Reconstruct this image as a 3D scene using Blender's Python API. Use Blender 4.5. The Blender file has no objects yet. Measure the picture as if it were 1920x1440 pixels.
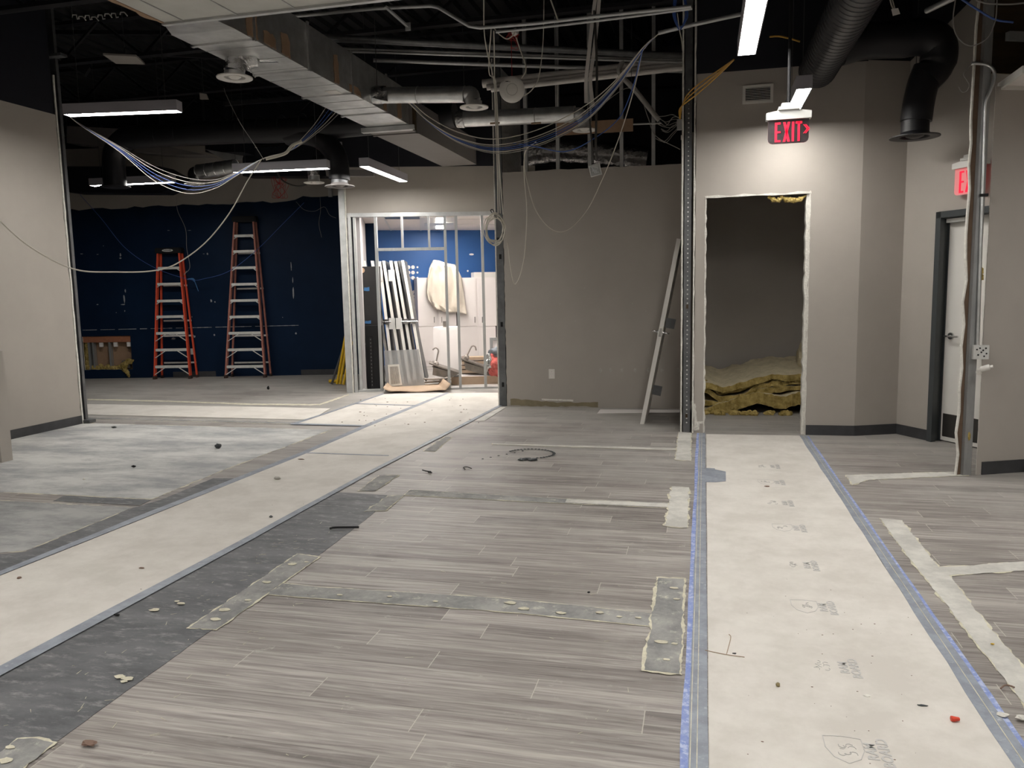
import bpy, bmesh, math, random
from mathutils import Vector, Matrix, noise
from mathutils.geometry import tessellate_polygon
random.seed(7)
R = math.radians
scn = bpy.context.scene
# ------------------------------------------------------------------ camera
F, PITCH, ROLL, YAW, EYE = 1476.6, 0.118669, -0.019651, 0.239611, 1.48
_fw0 = Vector((-math.sin(YAW), math.cos(YAW), 0)); _rt = Vector((math.cos(YAW), math.sin(YAW), 0)); _up = Vector((0, 0, 1))
FW = math.cos(PITCH)*_fw0 - math.sin(PITCH)*_up
_u = math.cos(PITCH)*_up + math.sin(PITCH)*_fw0
RT = math.cos(ROLL)*_rt + math.sin(ROLL)*_u
UP = -math.sin(ROLL)*_rt + math.cos(ROLL)*_u
cam_d = bpy.data.cameras.new('camera'); cam = bpy.data.objects.new('camera', cam_d)
scn.collection.objects.link(cam)
cam_d.sensor_width = 36; cam_d.lens = F/1920*36; cam_d.clip_start = .05; cam_d.clip_end = 100
m = Matrix((RT, UP, -FW)).transposed().to_4x4(); m.translation = (0, 0, EYE); cam.matrix_world = m
scn.camera = cam
# ------------------------------------------------------------------ world / exposure
w = bpy.data.worlds.new('world'); scn.world = w; w.use_nodes = True
w.node_tree.nodes['Background'].inputs[0].default_value = (.02, .022, .03, 1)
w.node_tree.nodes['Background'].inputs[1].default_value = .3
vs = scn.view_settings
vs.view_transform = 'Standard'; vs.look = 'None'; vs.gamma = 1; vs.use_curve_mapping = False; vs.exposure = 0.0
LAMP = 88.0      # radiance of the linear lamps
C = scn.collection
# ------------------------------------------------------------------ sight lines (photo pixel -> point in the room)
def ray(x, y): return FW + RT*((x-960)/F) - UP*((y-720)/F)
def P(x, y, X=None, Y=None, Z=None, D=None):
    d = ray(x, y)
    t = X/d.x if X is not None else Y/d.y if Y is not None else (Z-EYE)/d.z if Z is not None else D
    return Vector((0, 0, EYE)) + d*t
def G(x, y): return P(x, y, Z=0)
class WF:            # a vertical plane through two floor points; n points to the viewer's side
    def __init__(s, a, b, off=0):
        a = Vector((a[0], a[1], 0)); b = Vector((b[0], b[1], 0)); s.u = (b-a).normalized(); s.n = Vector((s.u.y, -s.u.x, 0))
        s.a = a + s.n*off; s.L = (b-a).length
    def pt(s, q, z, n=0): return s.a + s.u*q + s.n*n + Vector((0, 0, z))
    def hit(s, x, y, n=0):
        d = ray(x, y); o = Vector((0, 0, EYE)); t = ((s.a+s.n*n)-o).dot(s.n)/d.dot(s.n); return o+d*t
    def sz(s, x, y, n=0):
        p = s.hit(x, y, n); return ((p-s.a).dot(s.u), p.z)
# ------------------------------------------------------------------ materials
def mat(name, col, rough=.6, metal=0, emis=None, es=0, noise_amt=0, nscale=8, bump=0, bscale=40, stretch=None, col2=None, trans=0, alpha=1, spec=.4, coords='Object'):
    m = bpy.data.materials.new(name); m.use_nodes = True; nt = m.node_tree; N = nt.nodes; Lk = nt.links
    b = N['Principled BSDF']; b.inputs['Base Color'].default_value = (*col, 1); b.inputs['Roughness'].default_value = rough
    b.inputs['Metallic'].default_value = metal; b.inputs['Specular IOR Level'].default_value = spec
    if emis: b.inputs['Emission Color'].default_value = (*emis, 1); b.inputs['Emission Strength'].default_value = es
    if trans: b.inputs['Transmission Weight'].default_value = trans
    if alpha < 1: b.inputs['Alpha'].default_value = alpha
    tc = N.new('ShaderNodeTexCoord'); mp = N.new('ShaderNodeMapping'); Lk.new(tc.outputs[coords], mp.inputs[0])
    if stretch: mp.inputs['Scale'].default_value = stretch
    if noise_amt:
        nz = N.new('ShaderNodeTexNoise'); nz.inputs['Scale'].default_value = nscale; nz.inputs['Detail'].default_value = 6; nz.inputs['Roughness'].default_value = .62
        Lk.new(mp.outputs[0], nz.inputs[0]); rp = N.new('ShaderNodeMapRange'); rp.inputs[1].default_value = .3; rp.inputs[2].default_value = .7
        Lk.new(nz.outputs[0], rp.inputs[0]); mx = N.new('ShaderNodeMix'); mx.data_type = 'RGBA'
        c2 = col2 or tuple(c*(1-noise_amt) for c in col)
        mx.inputs['A'].default_value = (*c2, 1); mx.inputs['B'].default_value = (*col, 1)
        Lk.new(rp.outputs[0], mx.inputs['Factor']); Lk.new(mx.outputs['Result'], b.inputs['Base Color'])
    if bump:
        n2 = N.new('ShaderNodeTexNoise'); n2.inputs['Scale'].default_value = bscale; n2.inputs['Detail'].default_value = 4; Lk.new(mp.outputs[0], n2.inputs[0])
        bp = N.new('ShaderNodeBump'); bp.inputs['Strength'].default_value = bump; bp.inputs['Distance'].default_value = .02
        Lk.new(n2.outputs[0], bp.inputs['Height']); Lk.new(bp.outputs[0], b.inputs['Normal'])
    return m
M = {}
M['taupe'] = mat('taupe_paint', (.41, .378, .34), .62, noise_amt=.06, nscale=3, bump=.03, bscale=90, spec=.25)
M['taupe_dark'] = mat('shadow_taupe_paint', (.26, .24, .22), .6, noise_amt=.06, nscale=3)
M['black_paint'] = mat('black_paint', (.012, .013, .02), .55, noise_amt=.3, nscale=4)
M['deck'] = mat('black_deck', (.009, .0095, .011), .5, noise_amt=.4, nscale=6)
M['navy'] = mat('navy_paint', (.007, .019, .047), .45, noise_amt=.25, nscale=2, spec=.1)
M['blue'] = mat('blue_paint', (.02, .095, .29), .5, noise_amt=.08, nscale=2)
M['gyp'] = mat('gypsum_edge', (.78, .76, .7), .9, noise_amt=.25, nscale=30, bump=.4, bscale=60)
M['kraft'] = mat('brown_kraft_paper', (.16, .105, .07), .85, noise_amt=.3, nscale=8)
M['galv'] = mat('galvanised_steel', (.8, .81, .81), .36, .9, noise_amt=.3, nscale=7, bump=.05, bscale=12)
M['galv_dull'] = mat('dull_galvanised_steel', (.6, .61, .61), .45, .6, noise_amt=.3, nscale=5)
M['stud'] = mat('stud_steel', (.44, .45, .45), .42, .6, noise_amt=.2, nscale=5, stretch=(4, 4, 1))
M['stud_dark'] = mat('weathered_stud_steel', (.17, .175, .18), .45, .6, noise_amt=.35, nscale=9)
M['painted_duct'] = mat('grey_painted_duct', (.19, .175, .17), .55, noise_amt=.12, nscale=3)
M['duct_liner'] = mat('pale_duct_board', (.6, .6, .56), .6, .1, noise_amt=.15, nscale=4)
M['black_duct'] = mat('black_duct_paint', (.015, .015, .018), .42, noise_amt=.3, nscale=6)
M['white_metal'] = mat('white_enamel', (.72, .70, .66), .4, noise_amt=.06, nscale=9)
M['white'] = mat('white_laminate', (.8, .76, .74), .45, noise_amt=.04, nscale=3)
M['white_door'] = mat('white_door_paint', (.74, .72, .68), .45, noise_amt=.05, nscale=3)
M['pvc'] = mat('white_pipe_plastic', (.82, .78, .74), .4, noise_amt=.1, nscale=8)
M['housing'] = mat('lamp_housing', (.33, .32, .35), .45)
M['lens'] = mat('lamp_lens', (1, 1, 1), .5, emis=(1, .965, .91), es=LAMP)
M['lens_dim'] = mat('troffer_lens', (1, 1, 1), .5, emis=(1, .93, .87), es=80)
M['frame_grey'] = mat('dark_grey_enamel', (.055, .062, .066), .38, noise_amt=.1, nscale=6)
M['base_vinyl'] = mat('dark_vinyl_base', (.055, .056, .06), .5, noise_amt=.35, nscale=7)
M['chrome'] = mat('satin_chrome', (.6, .6, .6), .22, 1)
M['kick'] = mat('dark_kick_plate', (.08, .075, .07), .35, .6, noise_amt=.2, nscale=4)
M['tile_white'] = mat('ceiling_tile_white', (.86, .8, .76), .9, noise_amt=.08, nscale=30)
M['wood'] = mat('raw_timber', (.42, .17, .09), .8, noise_amt=.3, nscale=10, stretch=(1, 8, 8))
M['brownboard'] = mat('brown_board', (.34, .22, .14), .85, noise_amt=.15, nscale=10)
M['darkwood'] = mat('dark_plywood', (.07, .045, .02), .8, noise_amt=.4, nscale=5, stretch=(1, 1, 6))
M['card'] = mat('cardboard', (.43, .32, .23), .85, noise_amt=.12, nscale=12)
M['batt'] = mat('yellow_insulation', (.56, .43, .17), .95, noise_amt=.5, nscale=14, bump=1, bscale=45, col2=(.22, .16, .04), spec=.1)
M['batt_face'] = mat('insulation_facing', (.68, .6, .42), .9, noise_amt=.3, nscale=9, bump=.6, bscale=20, spec=.1)
M['pink'] = mat('pink_insulation', (.72, .17, .15), .95, noise_amt=.4, nscale=16, bump=1, bscale=40)
M['foil'] = mat('crinkled_foil', (.6, .6, .6), .25, 1, noise_amt=.3, nscale=12, bump=1, bscale=16)
M['orange'] = mat('orange_fibreglass', (.72, .09, .04), .5, noise_amt=.12, nscale=9)
M['faded'] = mat('faded_orange_fibreglass', (.5, .2, .15), .6, noise_amt=.3, nscale=12)
M['alu'] = mat('aluminium_tread', (.78, .77, .74), .5, .15, noise_amt=.2, nscale=12)
M['black'] = mat('black_plastic', (.012, .012, .013), .6, spec=.2)
M['rubber'] = mat('rubber_foot', (.05, .03, .025), .8)
M['yellow'] = mat('yellow_enamel', (.66, .42, .02), .45, noise_amt=.25, nscale=14)
M['cable_white'] = mat('white_cable_jacket', (.58, .55, .48), .5)
M['cable_grey'] = mat('grey_cable_jacket', (.3, .29, .27), .5)
M['cable_blue'] = mat('blue_cable_jacket', (.05, .11, .36), .45)
M['cable_dark'] = mat('dark_cable_jacket', (.06, .055, .05), .5)
M['cable_yellow'] = mat('yellow_cable_jacket', (.5, .28, .04), .5)
M['cable_red'] = mat('red_wire', (.4, .03, .03), .5)
M['wire'] = mat('hanger_wire', (.12, .12, .12), .4, .6)
M['exit_red'] = mat('lit_red_letters', (.8, .01, .04), .4, emis=(1, .012, .06), es=.6)
M['exit_plate'] = mat('dark_mirrored_plate', (.1, .08, .085), .22, .5, noise_amt=.5, nscale=20)
M['exit_pink'] = mat('glowing_pink_acrylic', (.75, .3, .3), .3, emis=(1, .2, .22), es=.22)
M['exit_edge'] = mat('acrylic_edge', (.8, .6, .6), .2, emis=(1, .3, .3), es=.25)
M['silver'] = mat('silver_casting', (.62, .62, .6), .4, .3)
M['cloth'] = mat('cream_drop_cloth', (.66, .6, .51), .9, noise_amt=.06, nscale=8, bump=.3, bscale=9)
M['dark_panel'] = mat('charcoal_board', (.028, .027, .028), .5, noise_amt=.25, nscale=4)
M['slot'] = mat('slotted_black_steel', (.02, .02, .02), .4, .5)
M['bluetape'] = mat('blue_masking_tape', (.05, .17, .38), .6)
M['tan'] = mat('tan_paper_disc', (.55, .38, .25), .8)
M['plaster'] = mat('plaster_patch', (.5, .48, .44), .9, noise_amt=.3, nscale=50)
M['scar'] = mat('bare_gypsum_scar', (.42, .44, .46), .9, noise_amt=.4, nscale=60)
M['sink'] = mat('stained_steel', (.3, .27, .24), .4, .8, noise_amt=.4, nscale=9)
M['dust_pipe'] = mat('dusty_pipe', (.36, .32, .29), .6, .3, noise_amt=.4, nscale=18)
M['translucent'] = mat('translucent_lens_sheet', (.42, .43, .44), .35, trans=.0, alpha=.5)
M['red_cap'] = mat('red_wire_nut_plastic', (.7, .07, .035), .4)
M['stone'] = mat('tan_stone', (.3, .24, .12), .8, noise_amt=.4, nscale=60)
M['brown_chip'] = mat('brown_chip', (.2, .13, .1), .8)
M['grey_cloth'] = mat('grey_rag', (.18, .2, .22), .9)
M['greywall_in'] = mat('back_room_side_paint', (.42, .4, .4), .7)

def floor_material():
    m = bpy.data.materials.new('vinyl_plank_floor'); m.use_nodes = True; nt = m.node_tree; N = nt.nodes; Lk = nt.links; b = N['Principled BSDF']
    def math_(op, a, bb=None, c=None):
        n = N.new('ShaderNodeMath'); n.operation = op
        for i, v in enumerate((a, bb, c)):
            if v is None: continue
            if isinstance(v, (int, float)): n.inputs[i].default_value = v
            else: Lk.new(v, n.inputs[i])
        return n.outputs[0]
    tc = N.new('ShaderNodeTexCoord'); sp = N.new('ShaderNodeSeparateXYZ'); Lk.new(tc.outputs['Object'], sp.inputs[0])
    X, Y = sp.outputs[0], sp.outputs[1]
    W, LL = .1483, 1.22
    r = math_('DIVIDE', math_('SUBTRACT', Y, 2.204-W*40), W); row = math_('FLOOR', r); fr = math_('SUBTRACT', r, row)
    wn = N.new('ShaderNodeTexWhiteNoise'); wn.noise_dimensions = '1D'; Lk.new(row, wn.inputs['W'])
    cx = math_('DIVIDE', math_('ADD', X, math_('ADD', math_('MULTIPLY', wn.outputs['Value'], LL), 30.)), LL); col = math_('FLOOR', cx); fc = math_('SUBTRACT', cx, col)
    cb = N.new('ShaderNodeCombineXYZ'); Lk.new(row, cb.inputs[0]); Lk.new(col, cb.inputs[1])
    w2 = N.new('ShaderNodeTexWhiteNoise'); w2.noise_dimensions = '2D'; Lk.new(cb.outputs[0], w2.inputs['Vector'])
    rnd = w2.outputs['Value']
    g = N.new('ShaderNodeCombineXYZ'); Lk.new(math_('MULTIPLY', X, 1.1), g.inputs[0]); Lk.new(math_('MULTIPLY', Y, 24), g.inputs[1]); Lk.new(math_('MULTIPLY', rnd, 60), g.inputs[2])
    n1 = N.new('ShaderNodeTexNoise'); n1.inputs['Scale'].default_value = 1.3; n1.inputs['Detail'].default_value = 7; n1.inputs['Roughness'].default_value = .68; n1.inputs['Distortion'].default_value = .8; Lk.new(g.outputs[0], n1.inputs[0])
    g2 = N.new('ShaderNodeCombineXYZ'); Lk.new(math_('MULTIPLY', X, 5), g2.inputs[0]); Lk.new(math_('MULTIPLY', Y, 110), g2.inputs[1]); Lk.new(math_('MULTIPLY', rnd, 60), g2.inputs[2])
    n2 = N.new('ShaderNodeTexNoise'); n2.inputs['Scale'].default_value = 1; n2.inputs['Detail'].default_value = 3; Lk.new(g2.outputs[0], n2.inputs[0])
    v = math_('ADD', math_('ADD', math_('MULTIPLY', n1.outputs[0], .92), math_('MULTIPLY', n2.outputs[0], .3)), math_('MULTIPLY', math_('SUBTRACT', rnd, .5), .17))
    cr = N.new('ShaderNodeValToRGB'); e = cr.color_ramp.elements
    e[0].position = .36; e[0].color = (.125, .11, .105, 1); e[1].position = .84; e[1].color = (.46, .43, .4, 1)
    q = cr.color_ramp.elements.new(.57); q.color = (.245, .222, .207, 1)
    Lk.new(v, cr.inputs[0])
    # pale butt joints, faint long joints
    dx = math_('MULTIPLY', math_('MINIMUM', fc, math_('SUBTRACT', 1, fc)), LL); jx = math_('LESS_THAN', dx, .0017)
    dy = math_('MULTIPLY', math_('MINIMUM', fr, math_('SUBTRACT', 1, fr)), W); jy = math_('MULTIPLY', math_('LESS_THAN', dy, .0011), .22)
    j = math_('MAXIMUM', math_('MULTIPLY', jx, .65), jy)
    mj = N.new('ShaderNodeMix'); mj.data_type = 'RGBA'; Lk.new(j, mj.inputs['Factor']); Lk.new(cr.outputs[0], mj.inputs['A']); mj.inputs['B'].default_value = (.6, .57, .5, 1)
    # plaster dust: patches everywhere, heavier further into the site
    nd = N.new('ShaderNodeTexNoise'); nd.inputs['Scale'].default_value = .55; nd.inputs['Detail'].default_value = 9; nd.inputs['Roughness'].default_value = .72; Lk.new(tc.outputs['Object'], nd.inputs[0])
    far = N.new('ShaderNodeMapRange'); far.inputs[1].default_value = 3.; far.inputs[2].default_value = 9.; far.inputs[3].default_value = -.02; far.inputs[4].default_value = .16; Lk.new(Y, far.inputs[0])
    d = N.new('ShaderNodeMapRange'); d.inputs[1].default_value = .5; d.inputs[2].default_value = .78; d.inputs[3].default_value = 0; d.inputs[4].default_value = .75
    Lk.new(math_('ADD', nd.outputs[0], far.outputs[0]), d.inputs[0])
    md = N.new('ShaderNodeMix'); md.data_type = 'RGBA'; Lk.new(d.outputs[0], md.inputs['Factor']); Lk.new(mj.outputs['Result'], md.inputs['A']); md.inputs['B'].default_value = (.46, .45, .42, 1)
    # small scuffs
    vo = N.new('ShaderNodeTexNoise'); vo.inputs['Scale'].default_value = 7; vo.inputs['Detail'].default_value = 10; vo.inputs['Roughness'].default_value = .8; Lk.new(tc.outputs['Object'], vo.inputs[0])
    sc = N.new('ShaderNodeMapRange'); sc.inputs[1].default_value = .6; sc.inputs[2].default_value = .7; sc.inputs[4].default_value = .5; Lk.new(vo.outputs[0], sc.inputs[0])
    ms = N.new('ShaderNodeMix'); ms.data_type = 'RGBA'; Lk.new(sc.outputs[0], ms.inputs['Factor']); Lk.new(md.outputs['Result'], ms.inputs['A']); ms.inputs['B'].default_value = (.62, .6, .54, 1)
    # dark stains
    ns = N.new('ShaderNodeTexNoise'); ns.inputs['Scale'].default_value = 1.1; ns.inputs['Detail'].default_value = 6; Lk.new(tc.outputs['Object'], ns.inputs[0])
    s2 = N.new('ShaderNodeMapRange'); s2.inputs[1].default_value = .62; s2.inputs[2].default_value = .75; s2.inputs[4].default_value = .35; Lk.new(ns.outputs[0], s2.inputs[0])
    mt = N.new('ShaderNodeMix'); mt.data_type = 'RGBA'; Lk.new(s2.outputs[0], mt.inputs['Factor']); Lk.new(ms.outputs['Result'], mt.inputs['A']); mt.inputs['B'].default_value = (.12, .105, .095, 1)
    Lk.new(mt.outputs['Result'], b.inputs['Base Color']); b.inputs['Roughness'].default_value = .5; b.inputs['Specular IOR Level'].default_value = .3
    return m
M['planks'] = floor_material()
def speckle(name, base, dark, light, s1=1.5, s2=14, rough=.7, lw=(.62, .72), str_=(1, 1, 1), lamt=.8):
    m = bpy.data.materials.new(name); m.use_nodes = True; nt = m.node_tree; N = nt.nodes; Lk = nt.links; b = N['Principled BSDF']
    tc = N.new('ShaderNodeTexCoord'); mp = N.new('ShaderNodeMapping'); mp.inputs['Scale'].default_value = str_; Lk.new(tc.outputs['Object'], mp.inputs[0])
    def nz(s, d, r): 
        n = N.new('ShaderNodeTexNoise'); n.inputs['Scale'].default_value = s; n.inputs['Detail'].default_value = d; n.inputs['Roughness'].default_value = r; Lk.new(mp.outputs[0], n.inputs[0]); return n.outputs[0]
    def mr(o, a, c, hi=1):
        n = N.new('ShaderNodeMapRange'); n.inputs[1].default_value = a; n.inputs[2].default_value = c; n.inputs[4].default_value = hi; Lk.new(o, n.inputs[0]); return n.outputs[0]
    def mx(f, a, c):
        n = N.new('ShaderNodeMix'); n.data_type = 'RGBA'; Lk.new(f, n.inputs['Factor'])
        for k, v in (('A', a), ('B', c)):
            if isinstance(v, tuple): n.inputs[k].default_value = (*v, 1)
            else: Lk.new(v, n.inputs[k])
        return n.outputs['Result']
    c = mx(mr(nz(s1, 10, .72), .4, .6), dark, base); c = mx(mr(nz(s2, 10, .75), lw[0], lw[1], lamt), c, light)
    Lk.new(c, b.inputs['Base Color']); b.inputs['Roughness'].default_value = rough; b.inputs['Specular IOR Level'].default_value = .2
    return m
M['concrete'] = speckle('dusty_bare_concrete', (.58, .58, .56), (.33, .335, .34), (.26, .26, .265), 1.1, 3.2, .8, (.56, .7), (1, 2.2, 1), .55)
M['worn_conc'] = speckle('worn_grey_concrete', (.4, .4, .39), (.23, .235, .235), (.5, .49, .46), 1.3, 4, .8, (.56, .7), (1, 2.2, 1), .5)
M['dark_conc'] = speckle('dark_scraped_subfloor', (.16, .163, .17), (.1, .104, .11), (.4, .4, .39), 2.2, 9, .55, (.52, .74), (1, 2.6, 1), .75)
M['grey_fill'] = speckle('grey_floor_filler', (.35, .345, .33), (.21, .21, .21), (.62, .6, .5), 4, 14, .8, (.56, .68))
M['pale_fill'] = speckle('pale_floor_filler', (.62, .605, .56), (.47, .46, .43), (.74, .72, .66), 4, 14, .8)
M['rim'] = speckle('cream_chipped_edge', (.68, .65, .52), (.5, .47, .37), (.8, .78, .68), 12, 30, .9)
M['paper'] = speckle('floor_protection_board', (.685, .655, .61), (.59, .56, .515), (.47, .44, .4), 2.4, 6, .8, (.6, .8), lamt=.45)
M['tape'] = speckle('grey_blue_seam_tape', (.32, .35, .4), (.24, .26, .3), (.55, .57, .6), 8, 25, .45, (.58, .7))
M['tape_blue'] = speckle('blue_seam_tape_edge', (.2, .27, .58), (.3, .36, .6), (.55, .6, .75), 14, 30, .45, (.5, .6))
M['print'] = mat('faint_grey_print', (.52, .51, .495), .8)
# ------------------------------------------------------------------ mesh helpers
def obj(name, bm, m, parent=None, smooth=False):
    me = bpy.data.meshes.new(name); bmesh.ops.recalc_face_normals(bm, faces=bm.faces); bm.to_mesh(me); bm.free()
    for k in (m if isinstance(m, (list, tuple)) else [m]): me.materials.append(M[k] if isinstance(k, str) else k)
    if smooth:
        for p in me.polygons: p.use_smooth = True
        try: me.set_sharp_from_angle(angle=R(38))
        except Exception: pass
    o = bpy.data.objects.new(name, me); C.objects.link(o)
    if parent is not None:
        o.parent = parent; o.matrix_parent_inverse = Matrix.Translation(-parent.location) if parent.type == 'EMPTY' and not any(parent.rotation_euler) else parent.matrix_basis.inverted()
    return o
def tag(o, label, cat, group=None, kind=None):
    o['label'] = label; o['category'] = cat
    if group: o['group'] = group
    if kind: o['kind'] = kind
    return o
def thing(name, label, cat, loc=(0, 0, 0), group=None):
    o = bpy.data.objects.new(name, None); C.objects.link(o); o.location = loc; o.empty_display_size = .1; return tag(o, label, cat, group)
def struct(name, bm, m, smooth=False): o = obj(name, bm, m, None, smooth); o['kind'] = 'structure'; return o
B = bmesh.new
def hexa(bm, c, mi=0):
    v = [bm.verts.new(p) for p in c]
    for f in ((0, 3, 2, 1), (4, 5, 6, 7), (0, 1, 5, 4), (1, 2, 6, 5), (2, 3, 7, 6), (3, 0, 4, 7)):
        q = bm.faces.new([v[i] for i in f]); q.material_index = mi
    return bm
def box(bm, c, s, ax=None, mi=0):
    c = Vector(c); ax = ax or (Vector((1, 0, 0)), Vector((0, 1, 0)), Vector((0, 0, 1))); h = [a*(d/2) for a, d in zip(ax, s)]
    return hexa(bm, [c-h[0]-h[1]-h[2], c+h[0]-h[1]-h[2], c+h[0]+h[1]-h[2], c-h[0]+h[1]-h[2], c-h[0]-h[1]+h[2], c+h[0]-h[1]+h[2], c+h[0]+h[1]+h[2], c-h[0]+h[1]+h[2]], mi)
def fbox(bm, wf, s0, s1, z0, z1, n0, n1, mi=0):
    p = wf.pt; return hexa(bm, [p(s0, z0, n1), p(s1, z0, n1), p(s1, z0, n0), p(s0, z0, n0), p(s0, z1, n1), p(s1, z1, n1), p(s1, z1, n0), p(s0, z1, n0)], mi)
def beam(bm, p0, p1, w, h, up=(0, 0, 1), mi=0):
    p0, p1 = Vector(p0), Vector(p1); d = (p1-p0); L = d.length; d.normalize(); s = d.cross(Vector(up))
    if s.length < 1e-4: s = d.cross(Vector((0, 1, 0)))
    s.normalize(); t = s.cross(d).normalized(); return box(bm, (p0+p1)/2, (L, w, h), (d, s, t), mi)
def channel(bm, p0, p1, w, d, face, t=.003):       # C shaped steel: web w wide facing 'face', flanges d deep behind it
    p0, p1, face = Vector(p0), Vector(p1), Vector(face).normalized(); a = (p1-p0).normalized(); s = a.cross(face).normalized(); L = (p1-p0).length; c = (p0+p1)/2
    box(bm, c, (L, w, t), (a, s, face))
    for k in (-1, 1): box(bm, c+s*k*(w/2-t/2)-face*d/2, (L, t, d), (a, s, face))
    return bm
def smoothpts(pts, n=6):
    P_ = [Vector(p) for p in pts]
    if len(P_) < 3: return P_
    out = []; Q = [2*P_[0]-P_[1]]+P_+[2*P_[-1]-P_[-2]]
    for i in range(1, len(Q)-2):
        for k in range(n):
            t = k/n; a, b, c, d = Q[i-1], Q[i], Q[i+1], Q[i+2]
            out.append(.5*((2*b)+(c-a)*t+(2*a-5*b+4*c-d)*t*t+(3*b-a-3*c+d)*t**3))
    return out+[P_[-1]]
def tube(bm, pts, r, seg=8, sm=True, n=6, caps=True, mi=0):
    pts = smoothpts(pts, n) if sm else [Vector(p) for p in pts]; N_ = len(pts); rings = []; prev = None
    for i, p in enumerate(pts):
        d = (pts[min(i+1, N_-1)]-pts[max(i-1, 0)]).normalized()
        if prev is None: s = d.cross(Vector((0, 0, 1))); s = d.cross(Vector((0, 1, 0))) if s.length < 1e-3 else s
        else: s = prev-d*prev.dot(d)
        s.normalize(); prev = s; t = d.cross(s); rr = r[i] if isinstance(r, list) else r
        rings.append([bm.verts.new(p+(s*math.cos(2*math.pi*k/seg)+t*math.sin(2*math.pi*k/seg))*rr) for k in range(seg)])
    for a, b in zip(rings, rings[1:]):
        for k in range(seg): f = bm.faces.new((a[k], a[(k+1) % seg], b[(k+1) % seg], b[k])); f.material_index = mi
    if caps: bm.faces.new(rings[0]).material_index = mi; bm.faces.new(rings[-1][::-1]).material_index = mi
    return bm
def lathe(bm, prof, c, axis=(0, 0, 1), seg=32, mi=0):
    c = Vector(c); a = Vector(axis).normalized(); s = a.orthogonal().normalized(); t = a.cross(s); rings = []
    for r, h in prof: rings.append([bm.verts.new(c+a*h+(s*math.cos(2*math.pi*k/seg)+t*math.sin(2*math.pi*k/seg))*max(r, 1e-4)) for k in range(seg)])
    for x, y in zip(rings, rings[1:]):
        for k in range(seg): bm.faces.new((x[k], x[(k+1) % seg], y[(k+1) % seg], y[k])).material_index = mi
    return bm
def prism(bm, poly, off, mi_face=0, mi_side=1):    # polygon (3D points) pushed back by off
    off = Vector(off); a = [bm.verts.new(p) for p in poly]; b = [bm.verts.new(Vector(p)+off) for p in poly]
    n = len(a); k = Vector((0, 0, 0))
    for i in range(n): k += Vector(poly[i]).cross(Vector(poly[(i+1) % n]))
    k.normalize(); e1 = k.orthogonal().normalized(); e2 = k.cross(e1)
    for tri in tessellate_polygon([[Vector((Vector(p).dot(e1), Vector(p).dot(e2), 0)) for p in poly]]):
        for vv in (a, b):
            try: bm.faces.new([vv[i] for i in tri]).material_index = mi_face
            except ValueError: pass
    for i in range(n): bm.faces.new((a[i], b[i], b[(i+1) % n], a[(i+1) % n])).material_index = mi_side
    return bm
def ragged(p0, p1, step=.06, amp=.006, seed=0):    # broken edge between two 3D points (excl. last)
    rnd = random.Random(seed); p0, p1 = Vector(p0), Vector(p1); n = max(1, int((p1-p0).length/step)); d = (p1-p0).normalized(); s = d.cross(Vector((0, -1, 0))) if abs(d.z) > .5 else Vector((0, 0, 1))
    return [p0.lerp(p1, i/n)+(s*rnd.uniform(-amp, amp) if 0 < i else Vector()) for i in range(n)]
def rough_poly(pts, step=.05, amp=.006, seed=0):   # ragged outline on the floor
    rnd = random.Random(seed); out = []
    for i, p in enumerate(pts):
        q = pts[(i+1) % len(pts)]; p, q = Vector(p), Vector(q); L = (q-p).length; n = max(1, int(L/step)); d = (q-p).normalized(); s = Vector((-d.y, d.x, 0))
        for k in range(n):
            a = p.lerp(q, k/n); o_ = Vector((seed*1.3, 0, 0)); out.append(a+s*amp*.7*(1.6*noise.noise(a*9+o_)+1.1*noise.noise(a*31+o_)+.5*rnd.uniform(-.5, .5)))
    return out
def rock(bm, c, s, seed=0, sub=2, amp=.35, flat=1):
    r = bmesh.ops.create_icosphere(bm, subdivisions=sub, radius=1); o = Vector((seed*3.1, seed*1.7, 0))
    for v in r['verts']:
        k = 1+amp*noise.noise(v.co*1.7+o); v.co = Vector((v.co.x*s[0]*k, v.co.y*s[1]*k, v.co.z*s[2]*k))+Vector(c)
    return bm
def text_mesh(name, body, size, mtx, m, parent, off=.0, ext=.0003, align='CENTER'):
    cu = bpy.data.curves.new(name, 'FONT'); cu.body = body; cu.size = size; cu.align_x = align; cu.align_y = 'CENTER'; cu.offset = off; cu.extrude = ext; cu.resolution_u = 3
    t = bpy.data.objects.new('tmp_text', cu); C.objects.link(t); me = bpy.data.meshes.new_from_object(t.evaluated_get(bpy.context.evaluated_depsgraph_get())); bpy.data.objects.remove(t)
    me.transform(mtx); me.materials.clear(); me.materials.append(M[m]); o = bpy.data.objects.new(name, me); C.objects.link(o)
    if parent is not None: o.parent = parent; o.matrix_parent_inverse = Matrix.Translation(-parent.location)
    return o
def dup(root):
    r = root.copy(); C.objects.link(r)
    for ch in list(root.children):
        c = ch.copy(); C.objects.link(c); c.parent = r; c.matrix_parent_inverse = ch.matrix_parent_inverse.copy()
        for g in ch.children: d = g.copy(); C.objects.link(d); d.parent = c; d.matrix_parent_inverse = g.matrix_parent_inverse.copy()
    return r
# ================================================================== STRUCTURE
floor = struct('floor', box(B(), (-3, 7, -.05), (20, 22, .1)), 'planks')
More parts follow.
